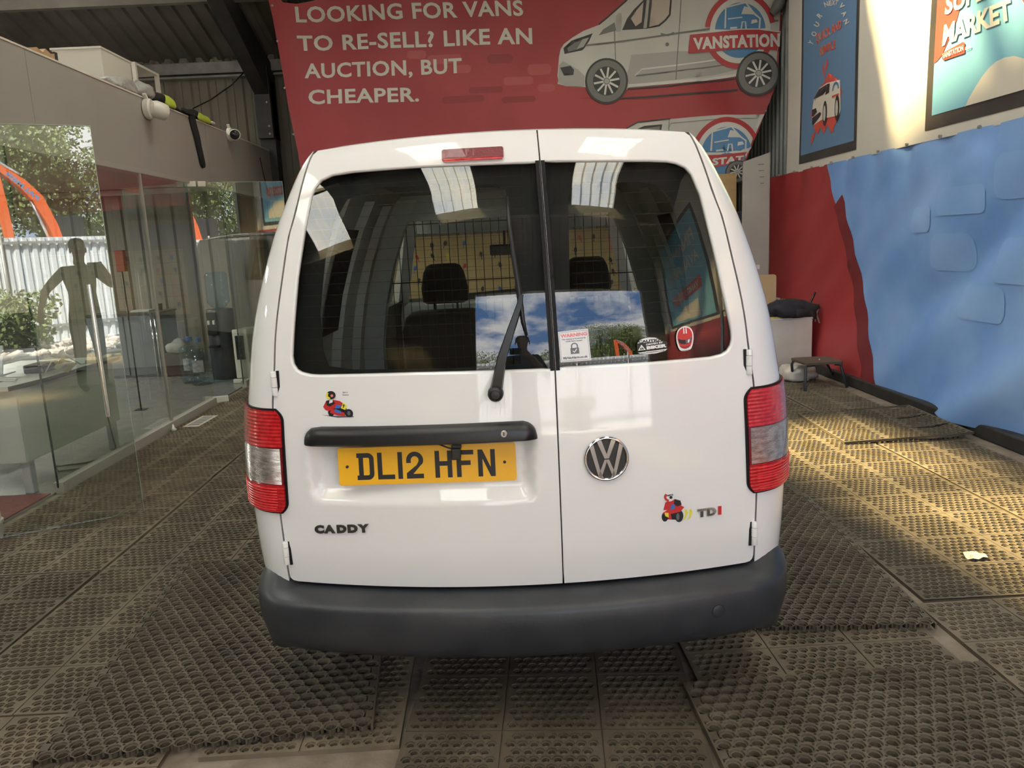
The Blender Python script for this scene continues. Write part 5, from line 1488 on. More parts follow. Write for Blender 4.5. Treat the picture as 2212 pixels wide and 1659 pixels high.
c = empty('storage_cabinet', (-3.15, 6.82, 2.84), 0, 'plain cream cabinet standing on top of the office', 'cabinet')
MB().box(-.40, 0, 0, .54, 0, .38, .004).build('carcass', m_cream, c)
MB().box(-.41, .008, -.01, .55, .375, .392, .002).build('top_panel', m_cream, c)
MB().box(-.425, -.405, 0, .54, 0, .37).build('dark_edge', m_bdk, c)
c = empty('open_shelf', (-3.30, 7.78, 2.84), 0, 'pale open shelf frame behind the cream cabinet', 'shelf')
for a in ((-.5, 0), (0, 0), (-.5, .50), (0, .50)):
    MB().box(a[0] - .018, a[0] + .018, a[1] - .018, a[1] + .018, 0, .48).build('post', m_cream, c)
for z in (.02, .26, .462): MB().box(-.52, .02, -.02, .52, z, z + .022).build('shelf_board', m_cream, c)
MB().box(-.5, -.49, 0, .5, .02, .46).build('back_board', m_bdk, c)
c = empty('cardboard_box', (-3.04, 4.98, 2.853), 0.0, 'open cardboard box with a raised flap at the top left edge', 'box')
MB().box(-.4, 0, -.1, .36, 0, .02).box(-.4, -.39, -.1, .36, 0, .06).box(-.01, 0, -.1, .36, 0, .06).build('box_body', m_card, c)
MB()._add([(0, -.1, .06), (0, .40, .012), (-.06, .50, .02), (-.07, -.1, .16), (.004, -.1, .063), (.004, .40, .016), (-.056, .50, .024), (-.066, -.1, .163)], [(0, 1, 2, 3), (7, 6, 5, 4), (0, 4, 5, 1), (1, 5, 6, 2), (2, 6, 7, 3), (3, 7, 4, 0)]).build('flap', m_pcard, c)
c = empty('torn_carton', (-3.1, 5.72, 2.853), 0, 'torn brown carton lying beside the cream cabinet', 'box')
b = MB(); b.prism([(0, 0), (.30, 0), (.30, .135), (.22, .115), (.16, .135), (.12, .10), (.05, .12)], lambda u, v, t: (t, u, v), (-.2, 0)); b.build('carton_body', m_card, c)
MB().box(-.2, .003, .27, .305, 0, .14).build('dark_tape', m_bdk, c)

def cloth(name, loop_secs, m, parent, amp=.01, seed=1):
    rnd = random.Random(seed)
    secs = [[(p[0] + rnd.uniform(-amp, amp), p[1] + rnd.uniform(-amp, amp), p[2] + rnd.uniform(-amp, amp)) for p in q] for q in loop_secs]
    o = MB().loft(secs).build(name, m, parent, smooth=True)
    md = o.modifiers.new('sub', 'SUBSURF'); md.levels = 2; md.render_levels = 2
    return o
def blob(name, c, r, m, parent, seed=1, amp=.28, n=12):
    rnd = random.Random(seed)
    bm = bmesh.new(); bmesh.ops.create_icosphere(bm, subdivisions=3, radius=1.0)
    ph = [(Vector((rnd.uniform(-1, 1), rnd.uniform(-1, 1), rnd.uniform(-1, 1))).normalized() * rnd.uniform(2, 5), rnd.uniform(0, 6)) for _ in range(n)]
    for v in bm.verts:
        k = 1 + amp * sum(abs(sin(v.co.dot(d) + p)) - .6 for d, p in ph) / 4
        z = v.co.z * k
        v.co = Vector((c[0] + v.co.x * k * r[0], c[1] + v.co.y * k * r[1], max(c[2] + z * r[2], c[2] - r[2] * .55)))
    me = bpy.data.meshes.new(name); bm.to_mesh(me); bm.free()
    return link(name, me, m, parent, True)
c = empty('crumpled_bag', (-3.0, 6.9, 2.853), 0, 'crumpled grey plastic bag lying on the office edge', 'bag')
blob('bag_body', (-.02, -.12, .045), (.10, .22, .07), m_greyc, c, 3, .5)
blob('bag_fold', (.0, .20, .065), (.09, .17, .075), m_greyc, c, 5, .5)
blob('bag_knot', (.02, .33, .11), (.05, .06, .04), m_greyc, c, 8, .4)
c = empty('work_jacket', (OFX - .02, 7.3, 2.853), 0, 'black work jacket with yellow panels and one sleeve hanging down', 'jacket')
cloth('jacket_body', [[(-.16, y, 0), (.03, y, -.0), (.04, y, .05 + .04 * sin(y * 9)), (-.02, y, .09 + .05 * sin(y * 7 + 1)), (-.16, y, .03)] for y in np.linspace(-.1, 1.35, 12)], m_black, c, .012, 4)
cloth('yellow_panel', [[(.0, y, .02), (.05, y, -.01), (.05, y, .09), (-.01, y, .13)] for y in np.linspace(.10, .36, 5)], m_hiv, c, .01, 5)
cloth('yellow_panel', [[(.0, y, .01), (.05, y, -.02), (.05, y, .06), (-.01, y, .10)] for y in np.linspace(.90, 1.28, 6)], m_hiv, c, .012, 6)
cloth('grey_trim', [[(.0, y, .02), (.05, y, .01), (.05, y, .045), (0, y, .05)] for y in np.linspace(1.24, 1.38, 4)], m_sw, c, .008, 7)
cloth('sleeve', [[(.022, .62 + .20 * t, .03 - .52 * t), (.055, .66 + .20 * t, .03 - .52 * t), (.06, .78 + .17 * t, .03 - .50 * t), (.022, .80 + .17 * t, .03 - .50 * t)] for t in np.linspace(0, 1, 8)], m_black, c, .008, 8)
cloth('collar', [[(.02, .45 + t * .35, .03), (.05, .45 + t * .35, -.0), (.06, .5 + t * .35, .02), (.02, .52 + t * .35, .07)] for t in np.linspace(0, 1, 6)], m_black, c, .01, 9)

def domecam(y, z, s, label, yaw, pitch):
    e = empty('security_camera', (OFX + .004, y, z), 0, label, 'camera')
    MB().lathe([(.052 * s, .0), (.055 * s, .004), (.055 * s, .03 * s), (.048 * s, .036 * s)], (0, 0, 0), 20, 'x').build('wall_base', m_whp, e, smooth=True, ang=40)
    h = empty('camera_head', (.055 * s, 0, -.005)); h.parent = e; h.rotation_euler = (0, pitch, yaw)
    MB().lathe([(.0, -.04 * s), (.036 * s, -.032 * s), (.047 * s, -.005 * s), (.047 * s, .02 * s), (.044 * s, .055 * s), (.040 * s, .058 * s), (.038 * s, .05 * s)], (0, 0, 0), 20, 'x', cap=False).build('shell', m_whp, h, smooth=True, ang=50)
    MB().lathe([(.039 * s, .045 * s), (.030 * s, .053 * s), (.0, .058 * s)], (0, 0, 0), 16, 'x', cap=False).build('lens', m_blk, h, smooth=True)
    MB().bar((0.02, 0, .04 * s), (.02, -.03 * s, .075 * s), .03, .02).build('bracket', m_whp, e)
    return e
domecam(7.0, 2.755, 1.55, 'larger white dome camera below the crumpled bag', math.radians(55), math.radians(12))
domecam(9.12, 2.83, 1.35, 'smaller white dome camera near the far end of the fascia', math.radians(-75), math.radians(8))
cb = MB().tube([(-3.961, 10.9, 3.432), (-3.666, 10.9, 3.553), (-3.369, 10.9, 3.728), (-3.134, 10.9, 3.925)], .008, 6).build('black_cable', m_blk, smooth=True)
tag(cb, 'thin black cable strung up to the steel rafter', 'cable')
cb = MB().tube([(OFX + .012, 10.25, 2.70), (OFX + .012, 10.35, 2.45), (OFX + .012, 10.5, 2.25), (OFX + .02, 10.62, 2.0), (OFX + .02, 10.66, 1.5)], .006, 6).build('black_cable', m_blk, smooth=True)
tag(cb, 'black cable hanging down the far end of the fascia', 'cable')
c = empty('wrapped_bundle', (-2.55, 10.85, 0), 0, 'brown paper wrapped bundle beside the steel column', 'bundle')
cloth('wrapping', [[(-.16 + .03 * sin(z * 5), -.08, z), (.12, -.10, z), (.17 + .03 * sin(z * 7), .06, z), (-.10, .12, z)] for z in np.linspace(0, 2.55, 12)], m_card, c, .03, 12)

# ------------------------------------------------------------------ inside the office
m_desk = mat('grey_white_desk_laminate', (0.52, 0.53, 0.50), 0.4)
m_deskd = mat('dark_desk_edge', (0.05, 0.055, 0.055), 0.4)
m_alu = mat('brushed_aluminium', (0.50, 0.52, 0.54), 0.35, 0.3)
desk = empty('office_desk', (-3.05, 5.15, 0.012), 0, 'pale office desk with a modesty panel behind the glass', 'desk')
MB().prism([(-1.3, -.35), (-.02, -.35), (.03, .0), (.03, 1.0), (-.75, 1.0), (-.75, .45), (-1.3, .45)], lambda u, v, t: (u, v, t), (.70, .728)).build('desk_top', m_desk, desk)
MB().prism([(-.02, -.352), (.032, .0), (.032, 1.0), (.029, 1.0), (.029, .0), (-.022, -.35)], lambda u, v, t: (u, v, t), (.698, .727)).build('desk_edge', m_deskd, desk)
MB().box(-1.28, -.02, -.29, -.27, .22, .70).build('modesty_panel', m_desk, desk)
MB().box(-.03, -.01, -.28, .95, .22, .70).build('end_panel', m_desk, desk)
for (x, y) in ((-.06, -.22), (-1.2, -.22), (-.06, .90)):
    MB().box(x - .03, x + .03, y - .03, y + .03, 0, .70, .006).build('leg', m_alu, desk)
DZ = .74
c = empty('computer_monitor', (-3.52, 5.42, DZ), math.radians(4), 'silver computer monitor seen from behind on the desk', 'monitor')
MB().box(-.30, .30, 0, .018, .085, .42, .006).build('screen_shell', m_alu, c)
MB().box(-.30, .30, -.002, .0, .17, .42).build('dark_back', m_bdk, c)
MB().box(-.28, .28, .018, .021, .18, .40).build('screen', mat('dark_screen', (.01, .012, .015), .15), c)
MB().bar((0, -.01, .20), (0, -.07, .008), .14, .012).build('stand_neck', m_alu, c); MB().box(-.09, .09, -.10, .06, 0, .008, .003).build('stand_foot', m_alu, c)
lg = empty('fruit_logo', (.03, -.003, .128)); lg.parent = c
patch('logo_shape', [[(.0, -.017), (.006, -.019), (.012, -.015), (.015, -.006), (.011, -.001), (.012, .006), (.015, .009), (.009, .0125), (.002, .011), (-.006, .0125), (-.013, .009), (-.015, .0), (-.012, -.010), (-.007, -.018)]], lambda x, z: (x, 0, z), m_bdk, lg, step=.02)
patch('logo_leaf', [[(0, .014), (.004, .021), (.007, .022), (.005, .016)]], lambda x, z: (x, 0, z), m_bdk, lg, step=.02)
c = empty('sticky_note', (-2.99, 5.32, DZ + .05), 0, 'yellow sticky note with handwriting above the desk', 'note')
c.rotation_euler = (math.radians(38), 0, math.radians(20))
MB().prism([(-.075, -.015), (.005, -.075), (.075, .01), (-.01, .07)], lambda u, v, t: (u, t, v), (0, .001)).build('paper', mat('yellow_paper', (.62, .58, .22), .8), c)
for k in range(4): MB().bar((-.035 + k * .012, -.001, .0 + k * .012 - .025), (.02 + k * .010, -.001, k * .013 - .0), .002, .003).build('pen_line', m_sg, c)
m_cab = mat('white_cable', (0.60, 0.60, 0.57), 0.5)
for i, pts in enumerate(([(-3.35, 5.0, DZ + .004), (-3.25, 4.93, DZ + .03), (-3.12, 4.95, DZ + .01), (-3.2, 5.1, DZ + .004), (-3.4, 5.2, DZ + .004)], [(-3.15, 5.35, DZ + .004), (-3.10, 5.36, DZ + .08), (-3.02, 5.42, DZ + .10), (-2.98, 5.5, DZ + .03), (-3.05, 5.8, DZ + .004)])):
    tag(MB().tube(pts, .004, 6).build('white_cable', m_cab, smooth=True), ['white cable coiled at the front of the desk', 'white cable arching behind the sticky note'][i], 'cable')
tag(MB().box(-3.55, -3.25, 4.88, 5.05, DZ, DZ + .006).build('brown_folder', m_card), 'brown folder lying on the desk', 'folder')
tag(MB().box(-3.30, -3.16, 5.35, 5.55, DZ, DZ + .06, .008).build('desk_phone', m_blk), 'small black device on the desk by the note', 'device')
tag(MB().box(-3.08, -2.99, 5.75, 6.12, DZ, DZ + .025).build('paper_stack', m_desk), 'thin stack of paper at the far desk corner', 'paper')
cb = MB().tube([(-3.05, 5.9, .3), (-3.0, 5.85, .06), (-3.02, 5.75, .02), (-3.1, 5.6, .018), (-3.3, 5.55, .018), (-3.2, 5.4, .018), (-3.05, 5.45, .018)], .005, 6).build('power_lead', m_blk, smooth=True)
tag(cb, 'black power lead trailing on the office floor', 'cable')
cabn = empty('grey_cupboard', (-4.68, 9.84, .012), 0, 'grey steel cupboard with tall bar handles in the office', 'cupboard')
m_cup = mat('blue_grey_steel', (0.15, 0.165, 0.18), 0.4)
MB().box(-.5, .42, 0, .5, .0, .80, .004).build('carcass', m_cup, cabn)
MB().box(-.02, .30, -.018, -.002, .03, .78, .003).build('cupboard_door', m_cup, cabn)
MB().box(-.48, -.04, -.018, -.002, .03, .78, .003).build('cupboard_door', m_cup, cabn)
for x in (.325, .375): MB().tube([(x, -.04, .0), (x, -.04, .82)], .013, 10).build('bar_handle', m_chrome, cabn, smooth=True)
MB().box(-.5, .44, -.02, .5, .80, .825).build('worktop', m_deskd, cabn)
c = empty('lever_printer', (-4.55, 9.95, .838), 0, 'white papers and cups on the grey cupboard', 'papers')
MB().box(-.12, .12, 0, .2, 0, .02).build('paper_pile', m_desk, c); MB().lathe([(.03, 0), (.036, .09)], (.22, .1, 0), 14).build('cup', m_blk, c, smooth=True, ang=40)
ex = empty('fire_point', (-3.60, 7.62, .012), 0, 'red fire alarm box on a thin dark post', 'fire box')
MB().box(-.04, .045, -.03, .03, 1.37, 1.575, .006).build('red_box', mat('fire_red', (0.34, 0.07, 0.045), 0.5), ex)
MB().tube([(0, 0, 0), (0, 0, 1.37)], .008, 8).build('post', m_blk, ex, smooth=True); MB().box(-.05, .05, -.05, .05, 0, .006).build('foot_plate', m_blk, ex)
m_bottle = glass('blue_water_bottle', (0.72, 0.87, 0.96), 1.45, 1.6)
m_bcap = mat('blue_cap', (0.05, 0.13, 0.34), 0.4)
def bottle(x, y, lab):
    e = empty('water_bottle', (x, y, .012), 0, lab, 'water bottle', 'water bottles beside the cooler')
    pr = [(.0, 0), (.118, .0), (.128, .012)]
    z = .03
    while z < .36:
        pr += [(.130, z), (.130, z + .022), (.124, z + .028), (.124, z + .034)]; z += .042
    pr += [(.130, .38), (.124, .41), (.10, .438), (.05, .455), (.034, .47), (.032, .51)]
    MB().lathe(pr, (0, 0, 0), 24, cap=False).build('bottle_body', m_bottle, e, smooth=True, ang=50)
    MB().lathe([(.036, .50), (.036, .545), (.030, .552), (0, .552)], (0, 0, 0), 16, cap=False).build('cap', m_bcap, e, smooth=True, ang=40)
    MB()._add([(.131 * cos(a) , .131 * sin(a), z_) for z_ in (.16, .30) for a in np.linspace(-2.0, -1.0, 8)], [(i, i + 1, 9 + i, 8 + i) for i in range(7)]).build('paper_label', mat('label_print', (.42, .42, .40), .6, noise=30, col2=(.2, .22, .26)) if not bpy.data.materials.get('label_print') else bpy.data.materials['label_print'], e)
bottle(-3.68, 9.22, 'blue water bottle on the left of the pair by the cooler'); bottle(-3.50, 9.03, 'blue water bottle in front, with a paper label, by the cooler')
e = empty('water_cooler', (-3.35, 9.42, .012), 0, 'tall black water cooler with a full bottle on top', 'water cooler')
MB().lathe([(.15, 0), (.16, .01), (.16, .83), (.15, .85), (.06, .86)], (0, 0, 0), 28).build('cooler_body', mat('dark_grey_shell', (.025, .027, .03), .35), e, smooth=True, ang=40)
MB().box(-.10, .02, -.20, -.12, .55, .82, .012).build('tap_panel', m_blk, e)
for x in (-.07, -.01): MB().box(x - .012, x + .012, -.225, -.195, .68, .73, .004).build('tap', m_cab, e)
MB().box(-.10, .02, -.21, -.13, .40, .43, .005).build('drip_tray', m_blk, e)
MB().lathe([(.05, .86), (.09, .88), (.13, .93), (.132, .97), (.125, .985), (.132, 1.0), (.132, 1.06), (.125, 1.075), (.132, 1.09), (.132, 1.15), (.125, 1.165), (.132, 1.18), (.132, 1.26), (.11, 1.29), (0, 1.295)], (0, 0, 0), 24, cap=False).build('cooler_bottle', m_bottle, e, smooth=True, ang=50)
h = empty('oil_heater', (-2.99, 8.95, .012), math.radians(0), 'white oil filled heater on the office floor', 'heater')
for k in range(6): MB().box(-.075, .075, .05 + k * .07, .075 + k * .07 + .02, .07, .62, .02).build('heater_fin', m_whp, h)
MB().box(-.08, .08, -.01, .045, .06, .63, .01).build('control_box', m_whp, h)
MB().box(-.05, .05, -.016, -.009, .28, .56, .003).build('control_panel', m_blk, h)
for z in (.33, .42, .50): MB().lathe([(.016, 0), (.014, -.012)], (.0, -.016, z), 14, 'y').build('dial', m_sg, h)
for y in (.0, .40): MB().box(-.13, .13, y, y + .05, .0, .05, .01).build('foot', m_whp, h)
e = empty('purple_blind', (-3.1, 10.95, 2.2), 0, 'dark purple board under the office ceiling', 'board')
MB().box(-4.0, .05, -.02, 0.0, .245, .56).build('board_panel', mat('dark_purple', (.045, .03, .06), .6), e); MB().box(-4.0, .05, -.05, .0, .17, .235).build('pale_rail', m_galv, e)
wp_ = MB().tube([(-2.96, 9.95, .1), (-2.96, 9.98, 2.18)], .018, 8).build('white_pipe', m_whp, smooth=True); tag(wp_, 'thin white upright pipe behind the far office pane', 'pipe')
cr = empty('dark_crate', (-4.05, 9.75, .012), 0, 'low dark crate holding a clear plastic bag in the office', 'crate')
MB().box(-.18, .18, 0, .4, 0, .30, .01).build('crate_body', mat('maroon_plastic', (.05, .018, .02), .5), cr); blob('plastic_bag', (0, .05, .36), (.15, .12, .10), m_greyc, cr, 21, .4)
bn = MB().box(-3.3 - 1.0, -3.3 - .6, 5.9, 6.2, .012, .34, .02).build('waste_bin', mat('dark_blue_bin', (.02, .03, .06), .5)); tag(bn, 'dark blue bin under the office desk', 'bin')
rd_ = MB().box(-4.4, -2.95, 4.02, 4.86, .012, .02).build('entrance_mat', mat('dull_red_carpet', (.16, .055, .05), .9, noise=30, col2=(.20, .07, .06))); tag(rd_, 'dull red entrance carpet inside the open office door', 'carpet')

# ------------------------------------------------------------------ right hand corner behind the van
bd_ = empty('whiteboard', (3.05, 9.02, .017), 0, 'grey whiteboard leaning upright in the far right corner', 'whiteboard')
MB().prism([(-.17, .3), (.15, .3), (.15, 2.33), (-.15, 2.24)], lambda u, v, t: (u, t, v), (-.012, .012)).build('board_panel', mat('dirty_whiteboard', (.34, .325, .305), .4, noise=2, col2=(.40, .385, .36)), bd_)
MB().box(-.17, .15, -.015, .015, .28, .30).build('bottom_edge', m_galv, bd_); MB().box(.148, .158, -.015, .015, .30, 2.335).build('side_edge', m_galv, bd_)
MB().box(-.17, .15, -.02, .2, 0, .28).build('stand_block', m_bdk, bd_)
for k in range(4): MB().box(.02 + .01 * k, .09, -.014, -.0125, 2.20 - k * .07, 2.208 - k * .07).build('pen_mark', m_sg, bd_)
MB().box(-.02, .05, -.014, -.0122, 1.02, 1.07).build('paper_tag', m_sw, bd_)
pw = tag(MB().box(2.60, 2.93, 9.35, 9.37, 0, 2.16).build('plywood_sheet', mat('raw_plywood', (.40, .26, .12), .7, noise=2, col2=(.46, .31, .15), stretch=(1, 1, 8))), 'tall raw plywood sheet standing behind the whiteboard', 'plywood')
mo = empty('black_monitor', (2.62, 8.70, 0), 0, 'black monitor edge showing past the van shoulder', 'monitor')
MB().box(-.35, .165, -.02, .02, 1.20, 1.70, .006).build('screen_shell', m_blk, mo); MB().box(-.05, .05, .0, .06, .62, 1.3).build('stand_neck', m_blk, mo); MB().box(-.2, .16, -.12, .15, .60, .622).build('stand_foot', m_blk, mo)
cab = empty('white_counter', (3.0, 7.82, .016), 0, 'scuffed white counter unit behind the step stool', 'counter')
m_scuf = mat('scuffed_white_paint', (.52, .50, .475), .5, noise=5, col2=(.58, .56, .535))
MB().box(-.75, .245, 0, .95, .03, .545, .004).build('carcass', m_scuf, cab); MB().box(-.75, .25, -.004, .96, .545, .565, .003).build('counter_top', m_scuf, cab); MB().box(-.72, .20, .01, .9, 0, .03).build('plinth', m_bdk, cab)
sc_ = MB().box(2.98, 3.24, 7.812, 7.8165, .245, .2475).build('scuff_line', m_sg, cab); sc_.parent = None; bpy.data.objects.remove(sc_)
ch = empty('wooden_panel', (2.86, 8.05, .582), 0, 'small rounded plywood panel standing on the white counter', 'panel')
MB().prism([(a, b) for a, b in rrect(-.14, .085, .12, .44, .03)], lambda u, v, t: (u, t, v), (-.01, .01)).build('panel_board', mat('light_plywood', (.47, .33, .18), .6, noise=3, col2=(.53, .38, .22)), ch)
MB().box(-.30, .10, -.03, .10, 0, .115).build('panel_base', m_blk, ch); MB().lathe([(.03, -.012), (.03, -.03)], (-.10, 0, .32), 14, 'y').build('black_knob', m_blk, ch)
tr = tag(MB().box(2.62, 2.98, 7.86, 8.0, .582, .636, .006).build('black_tray', m_blk), 'shallow black tray on the white counter', 'tray')
jk = empty('folded_coat', (3.04, 7.98, .582), 0, 'dark navy coat dropped over the end of the counter', 'coat')
m_navy = mat('navy_cloth', (.012, .013, .022), .9, noise=5, col2=(.022, .022, .03))
blob('coat_heap', (-.02, -.05, .07), (.22, .15, .11), m_navy, jk, 31, .45); blob('coat_fold', (.10, -.10, .05), (.16, .09, .10), m_navy, jk, 33, .5); blob('coat_sleeve', (.20, -.08, .02), (.07, .08, .09), m_navy, jk, 35, .4)
tag(MB().tube([(3.23, 7.97, .60), (3.33, 7.97, .82)], .011, 8).build('dark_stick', m_blk, smooth=True), 'dark stick poking up out of the navy coat', 'stick')
tag(MB().box(2.80, 2.93, 7.83, 7.88, .582, .594).build('yellow_packet', mat('yellow_card', (.60, .48, .12), .6)), 'small yellow packet at the counter front edge', 'packet')
tag(MB().box(2.74, 2.80, 7.83, 7.88, .582, .602).build('red_packet', m_sr), 'small red packet at the counter front edge', 'packet')
# step stool
st = empty('step_stool', (3.02, 7.10, .0185), 0, 'low metal step stool with a worn brown top', 'stool')
MB().prism(rrect(-.20, .16, -.16, .20, .03), lambda u, v, t: (u, v, t), (.215, .235)).build('seat', mat('worn_brown_top', (.10, .075, .055), .6), st)
m_leg = mat('grey_blue_tube', (.035, .042, .05), .4, .3)
for (x, y, fx, fy) in ((-.18, -.14, -.24, -.27), (.14, -.14, .17, -.22), (-.18, .18, -.17, .20), (.14, .18, .28, .30)):
    MB().tube([(x * .6, y, .21), (x, y, .205), (x * 1.05, y * 1.03, .17), (fx, fy, .0)], .013, 8).build('leg', m_leg, st, smooth=True)
MB().lathe([(.008, .235), (.005, .243)], (.0, .0, 0), 10).build('top_screw', m_whp, st)
pb = empty('clear_bag', (2.93, 7.38, .02), 0, 'crumpled clear plastic bag behind the step stool', 'bag')
blob('bag_body', (0, 0, .06), (.17, .14, .10), mat('milky_plastic', (.55, .52, .47), .35, noise=9, col2=(.42, .38, .33)), pb, 41, .5)
# litter on the floor
wr = empty('clear_wrapper', (2.045, 3.14, .0175), 0.3, 'crumpled clear wrapper on the sunlit mat', 'wrapper')
rnd = random.Random(5)
n = 13; V = [(0, 0, .014)]
for ring, rr in ((1, .02), (2, .042)):
    for k in range(n): V.append((rr * (1 + rnd.uniform(-.18, .18)) * cos(2 * PI * k / n) * 1.15, rr * (1 + rnd.uniform(-.18, .18)) * sin(2 * PI * k / n), rnd.uniform(.002, .018)))
Fq = [(0, 1 + k, 1 + (k + 1) % n) for k in range(n)] + [(1 + k, 1 + n + k, 1 + n + (k + 1) % n, 1 + (k + 1) % n) for k in range(n)]
MB()._add(V, Fq).build('wrapper_film', mat('pale_film', (.58, .52, .42), .15), wr)
nt_ = empty('paper_sheet', (-2.74, 6.90, .016), math.radians(-2), 'printed white sheet lying by the office base channel', 'paper')
MB().box(-.075, .075, -.22, .22, 0, .001).build('paper', mat('dusty_paper', (.50, .46, .40), .8), nt_)
for k in range(5): MB().box(-.05, .05, -.17 + k * .075, -.12 + k * .075, .001, .0016).build('printed_block', m_bmid, nt_)
cp = tag(MB().lathe([(.02, 0), (.026, .012), (.012, .03), (.004, .06)], (-2.84, 6.55, .015), 10).build('plastic_stopper', m_whp, smooth=True), 'small white plastic stopper beside the base channel', 'stopper')
tb = empty('white_tub', (-2.83, 4.08, .0), 0, 'white plastic tub at the left picture edge', 'tub')
MB().lathe([(.05, 0), (.06, .10), (.066, .10), (.066, .115), (.055, .115)], (0, 0, 0), 16).build('tub_body', m_whp, tb, smooth=True, ang=40); MB().box(-.05, .05, -.03, .03, .116, .16, .008).build('tub_lid', m_whp, tb)

# ------------------------------------------------------------------ key board on the back wall, seen through the windscreen
kbz0, kbz1 = .70, 1.62
kb_ = empty('key_board', (.3, YB - .06, 0), 0, 'plywood key board on the back wall seen through the van', 'board')
MB().box(-1.75, 1.75, -.01, .02, kbz0, kbz1).build('board_panel', mat('pale_plywood', (.50, .36, .17), .7, noise=1.5, col2=(.58, .43, .22), stretch=(6, 1, 1)), kb_)
for z in np.linspace(kbz0 + .10, kbz1 - .03, 6): MB().box(-1.73, 1.73, -.016, -.01, z, z + .008).build('hook_rail', m_card, kb_)
m_kb = mat('key_black', (.02, .02, .022), .5)
kcols = [('black', m_kb), ('black', m_kb), ('red', m_sr), ('yellow', m_sy), ('blue', m_sb), ('black', m_kb), ('pink', m_sp)]
kmesh = {}
for cn, mm in kcols:
    if cn in kmesh: continue
    b = MB(); b.prism(rrect(-.02, .02, -.075, -.015, .012, 3), lambda u, v, t: (u, t, v), (-.012, .0)); b.box(-.005, .005, -.008, -.004, -.12, -.075); b.tube([(.010 * cos(a), -.006, -.008 + .010 * sin(a)) for a in np.linspace(0, 2 * PI, 9)], .0018, 4, cap=False)
    o = b.build('hanging_key', mm); kmesh[cn] = o.data; bpy.data.objects.remove(o)
rnd = random.Random(11)
for r in range(5):
    z = kbz1 - .07 - r * .165
    for k in range(15):
        if rnd.random() < .22: continue
        cn, mm = rnd.choice(kcols)
        o = bpy.data.objects.new('hanging_key', kmesh[cn]); COL.objects.link(o)
        o.location = (.3 - 1.62 + k * .23 + rnd.uniform(-.03, .03), YB - .08, z + rnd.uniform(-.01, .01)); o.rotation_euler = (0, rnd.uniform(-.4, .4), 0)
        tag(o, '%s key, %s row, %s hook from the left on the key board' % (cn, ('top', 'second', 'third', 'fourth', 'bottom')[r], ('first', 'second', 'third', 'fourth', 'fifth', 'sixth', 'seventh', 'eighth', 'ninth', 'tenth', 'eleventh', 'twelfth', 'thirteenth', 'fourteenth', 'fifteenth')[k]), 'key', 'keys on the plywood board')
ct = empty('long_counter', (.3, YB - .55, 0), 0, 'pale long counter below the key board', 'counter')
MB().box(-1.8, 1.8, 0, .5, .03, .62).build('carcass', m_desk, ct); MB().box(-1.85, 1.85, -.03, .5, .62, .65).build('counter_top', m_desk, ct)

# ------------------------------------------------------------------ yard outside the open front (seen in the glass)
m_yard = mat('dusty_yard_ground', (0.34, 0.32, 0.29), 0.9, noise=2.5, col2=(0.42, 0.40, 0.36), bump=.4, bscale=20)
gr = MB()._add([(-45, -60, -.04), (45, -60, -.04), (45, YF - .3, -.04), (-45, YF - .3, -.04)], [(0, 1, 2, 3)]).build('ground', m_yard)
tag(gr, 'dusty yard ground outside the open front', 'ground', kind='structure')
rnd = random.Random(3)
bm = bmesh.new(); bmesh.ops.create_icosphere(bm, subdivisions=1, radius=1.0)
base = [v.co.copy() for v in bm.verts]; bf = [[v.index for v in f.verts] for f in bm.faces]; bm.free()
b = MB()
for i in range(1500):
    c = (rnd.uniform(-3.5, 9), rnd.uniform(-7.0, -3.7), -.03); s = rnd.choice((.03, .04, .05, .07, .10)) * rnd.uniform(.7, 1.3)
    q = (s * rnd.uniform(.8, 1.5), s * rnd.uniform(.7, 1.2), s * rnd.uniform(.4, .8))
    b._add([(c[0] + v.x * q[0] * rnd.uniform(.75, 1.2), c[1] + v.y * q[1] * rnd.uniform(.75, 1.2), c[2] + v.z * q[2] + q[2] * .5) for v in base], bf)
rb = b.build('rubble', mat('pale_rubble', (0.46, 0.40, 0.34), 0.9, noise=9, col2=(0.62, 0.56, 0.49)), fix=False)
tag(rb, 'loose pale rubble strewn across the yard', 'rubble', kind='stuff')
# sheet metal hoarding
m_hoard = mat('pale_hoarding_sheet', (0.55, 0.58, 0.61), 0.45, 0.0, noise=1.5, col2=(0.66, 0.69, 0.71), stretch=(1, 1, .2))
fn_ = empty('sheet_fence', (0, -7.3, 0), 0, 'tall pale corrugated metal fence across the yard', 'fence')
pr = ribs(0, 2.0, .16, .03)
b = MB(); b._add([(x, h, z) for z in (0, 2.02) for x, h in pr], [(i, i + 1, len(pr) + i + 1, len(pr) + i) for i in range(len(pr) - 1)])
p0 = b.build('fence_panel', m_hoard, fn_, fix=False); p0.location = (-12, 0, 0)
po = MB().tube([(0, .05, 0), (0, .05, 2.12)], .03, 8).build('fence_post', m_galv, fn_, smooth=True); po.location = (-12, 0, 0)
for k in range(1, 15):
    for src in (p0, po):
        o = src.copy(); COL.objects.link(o); o.location = (-12 + 2.0 * k, 0, 0)
MB().box(-12, 18, .035, .075, 1.9, 1.95).box(-12, 18, .035, .075, .3, .35).build('fence_rail', m_galv, fn_)
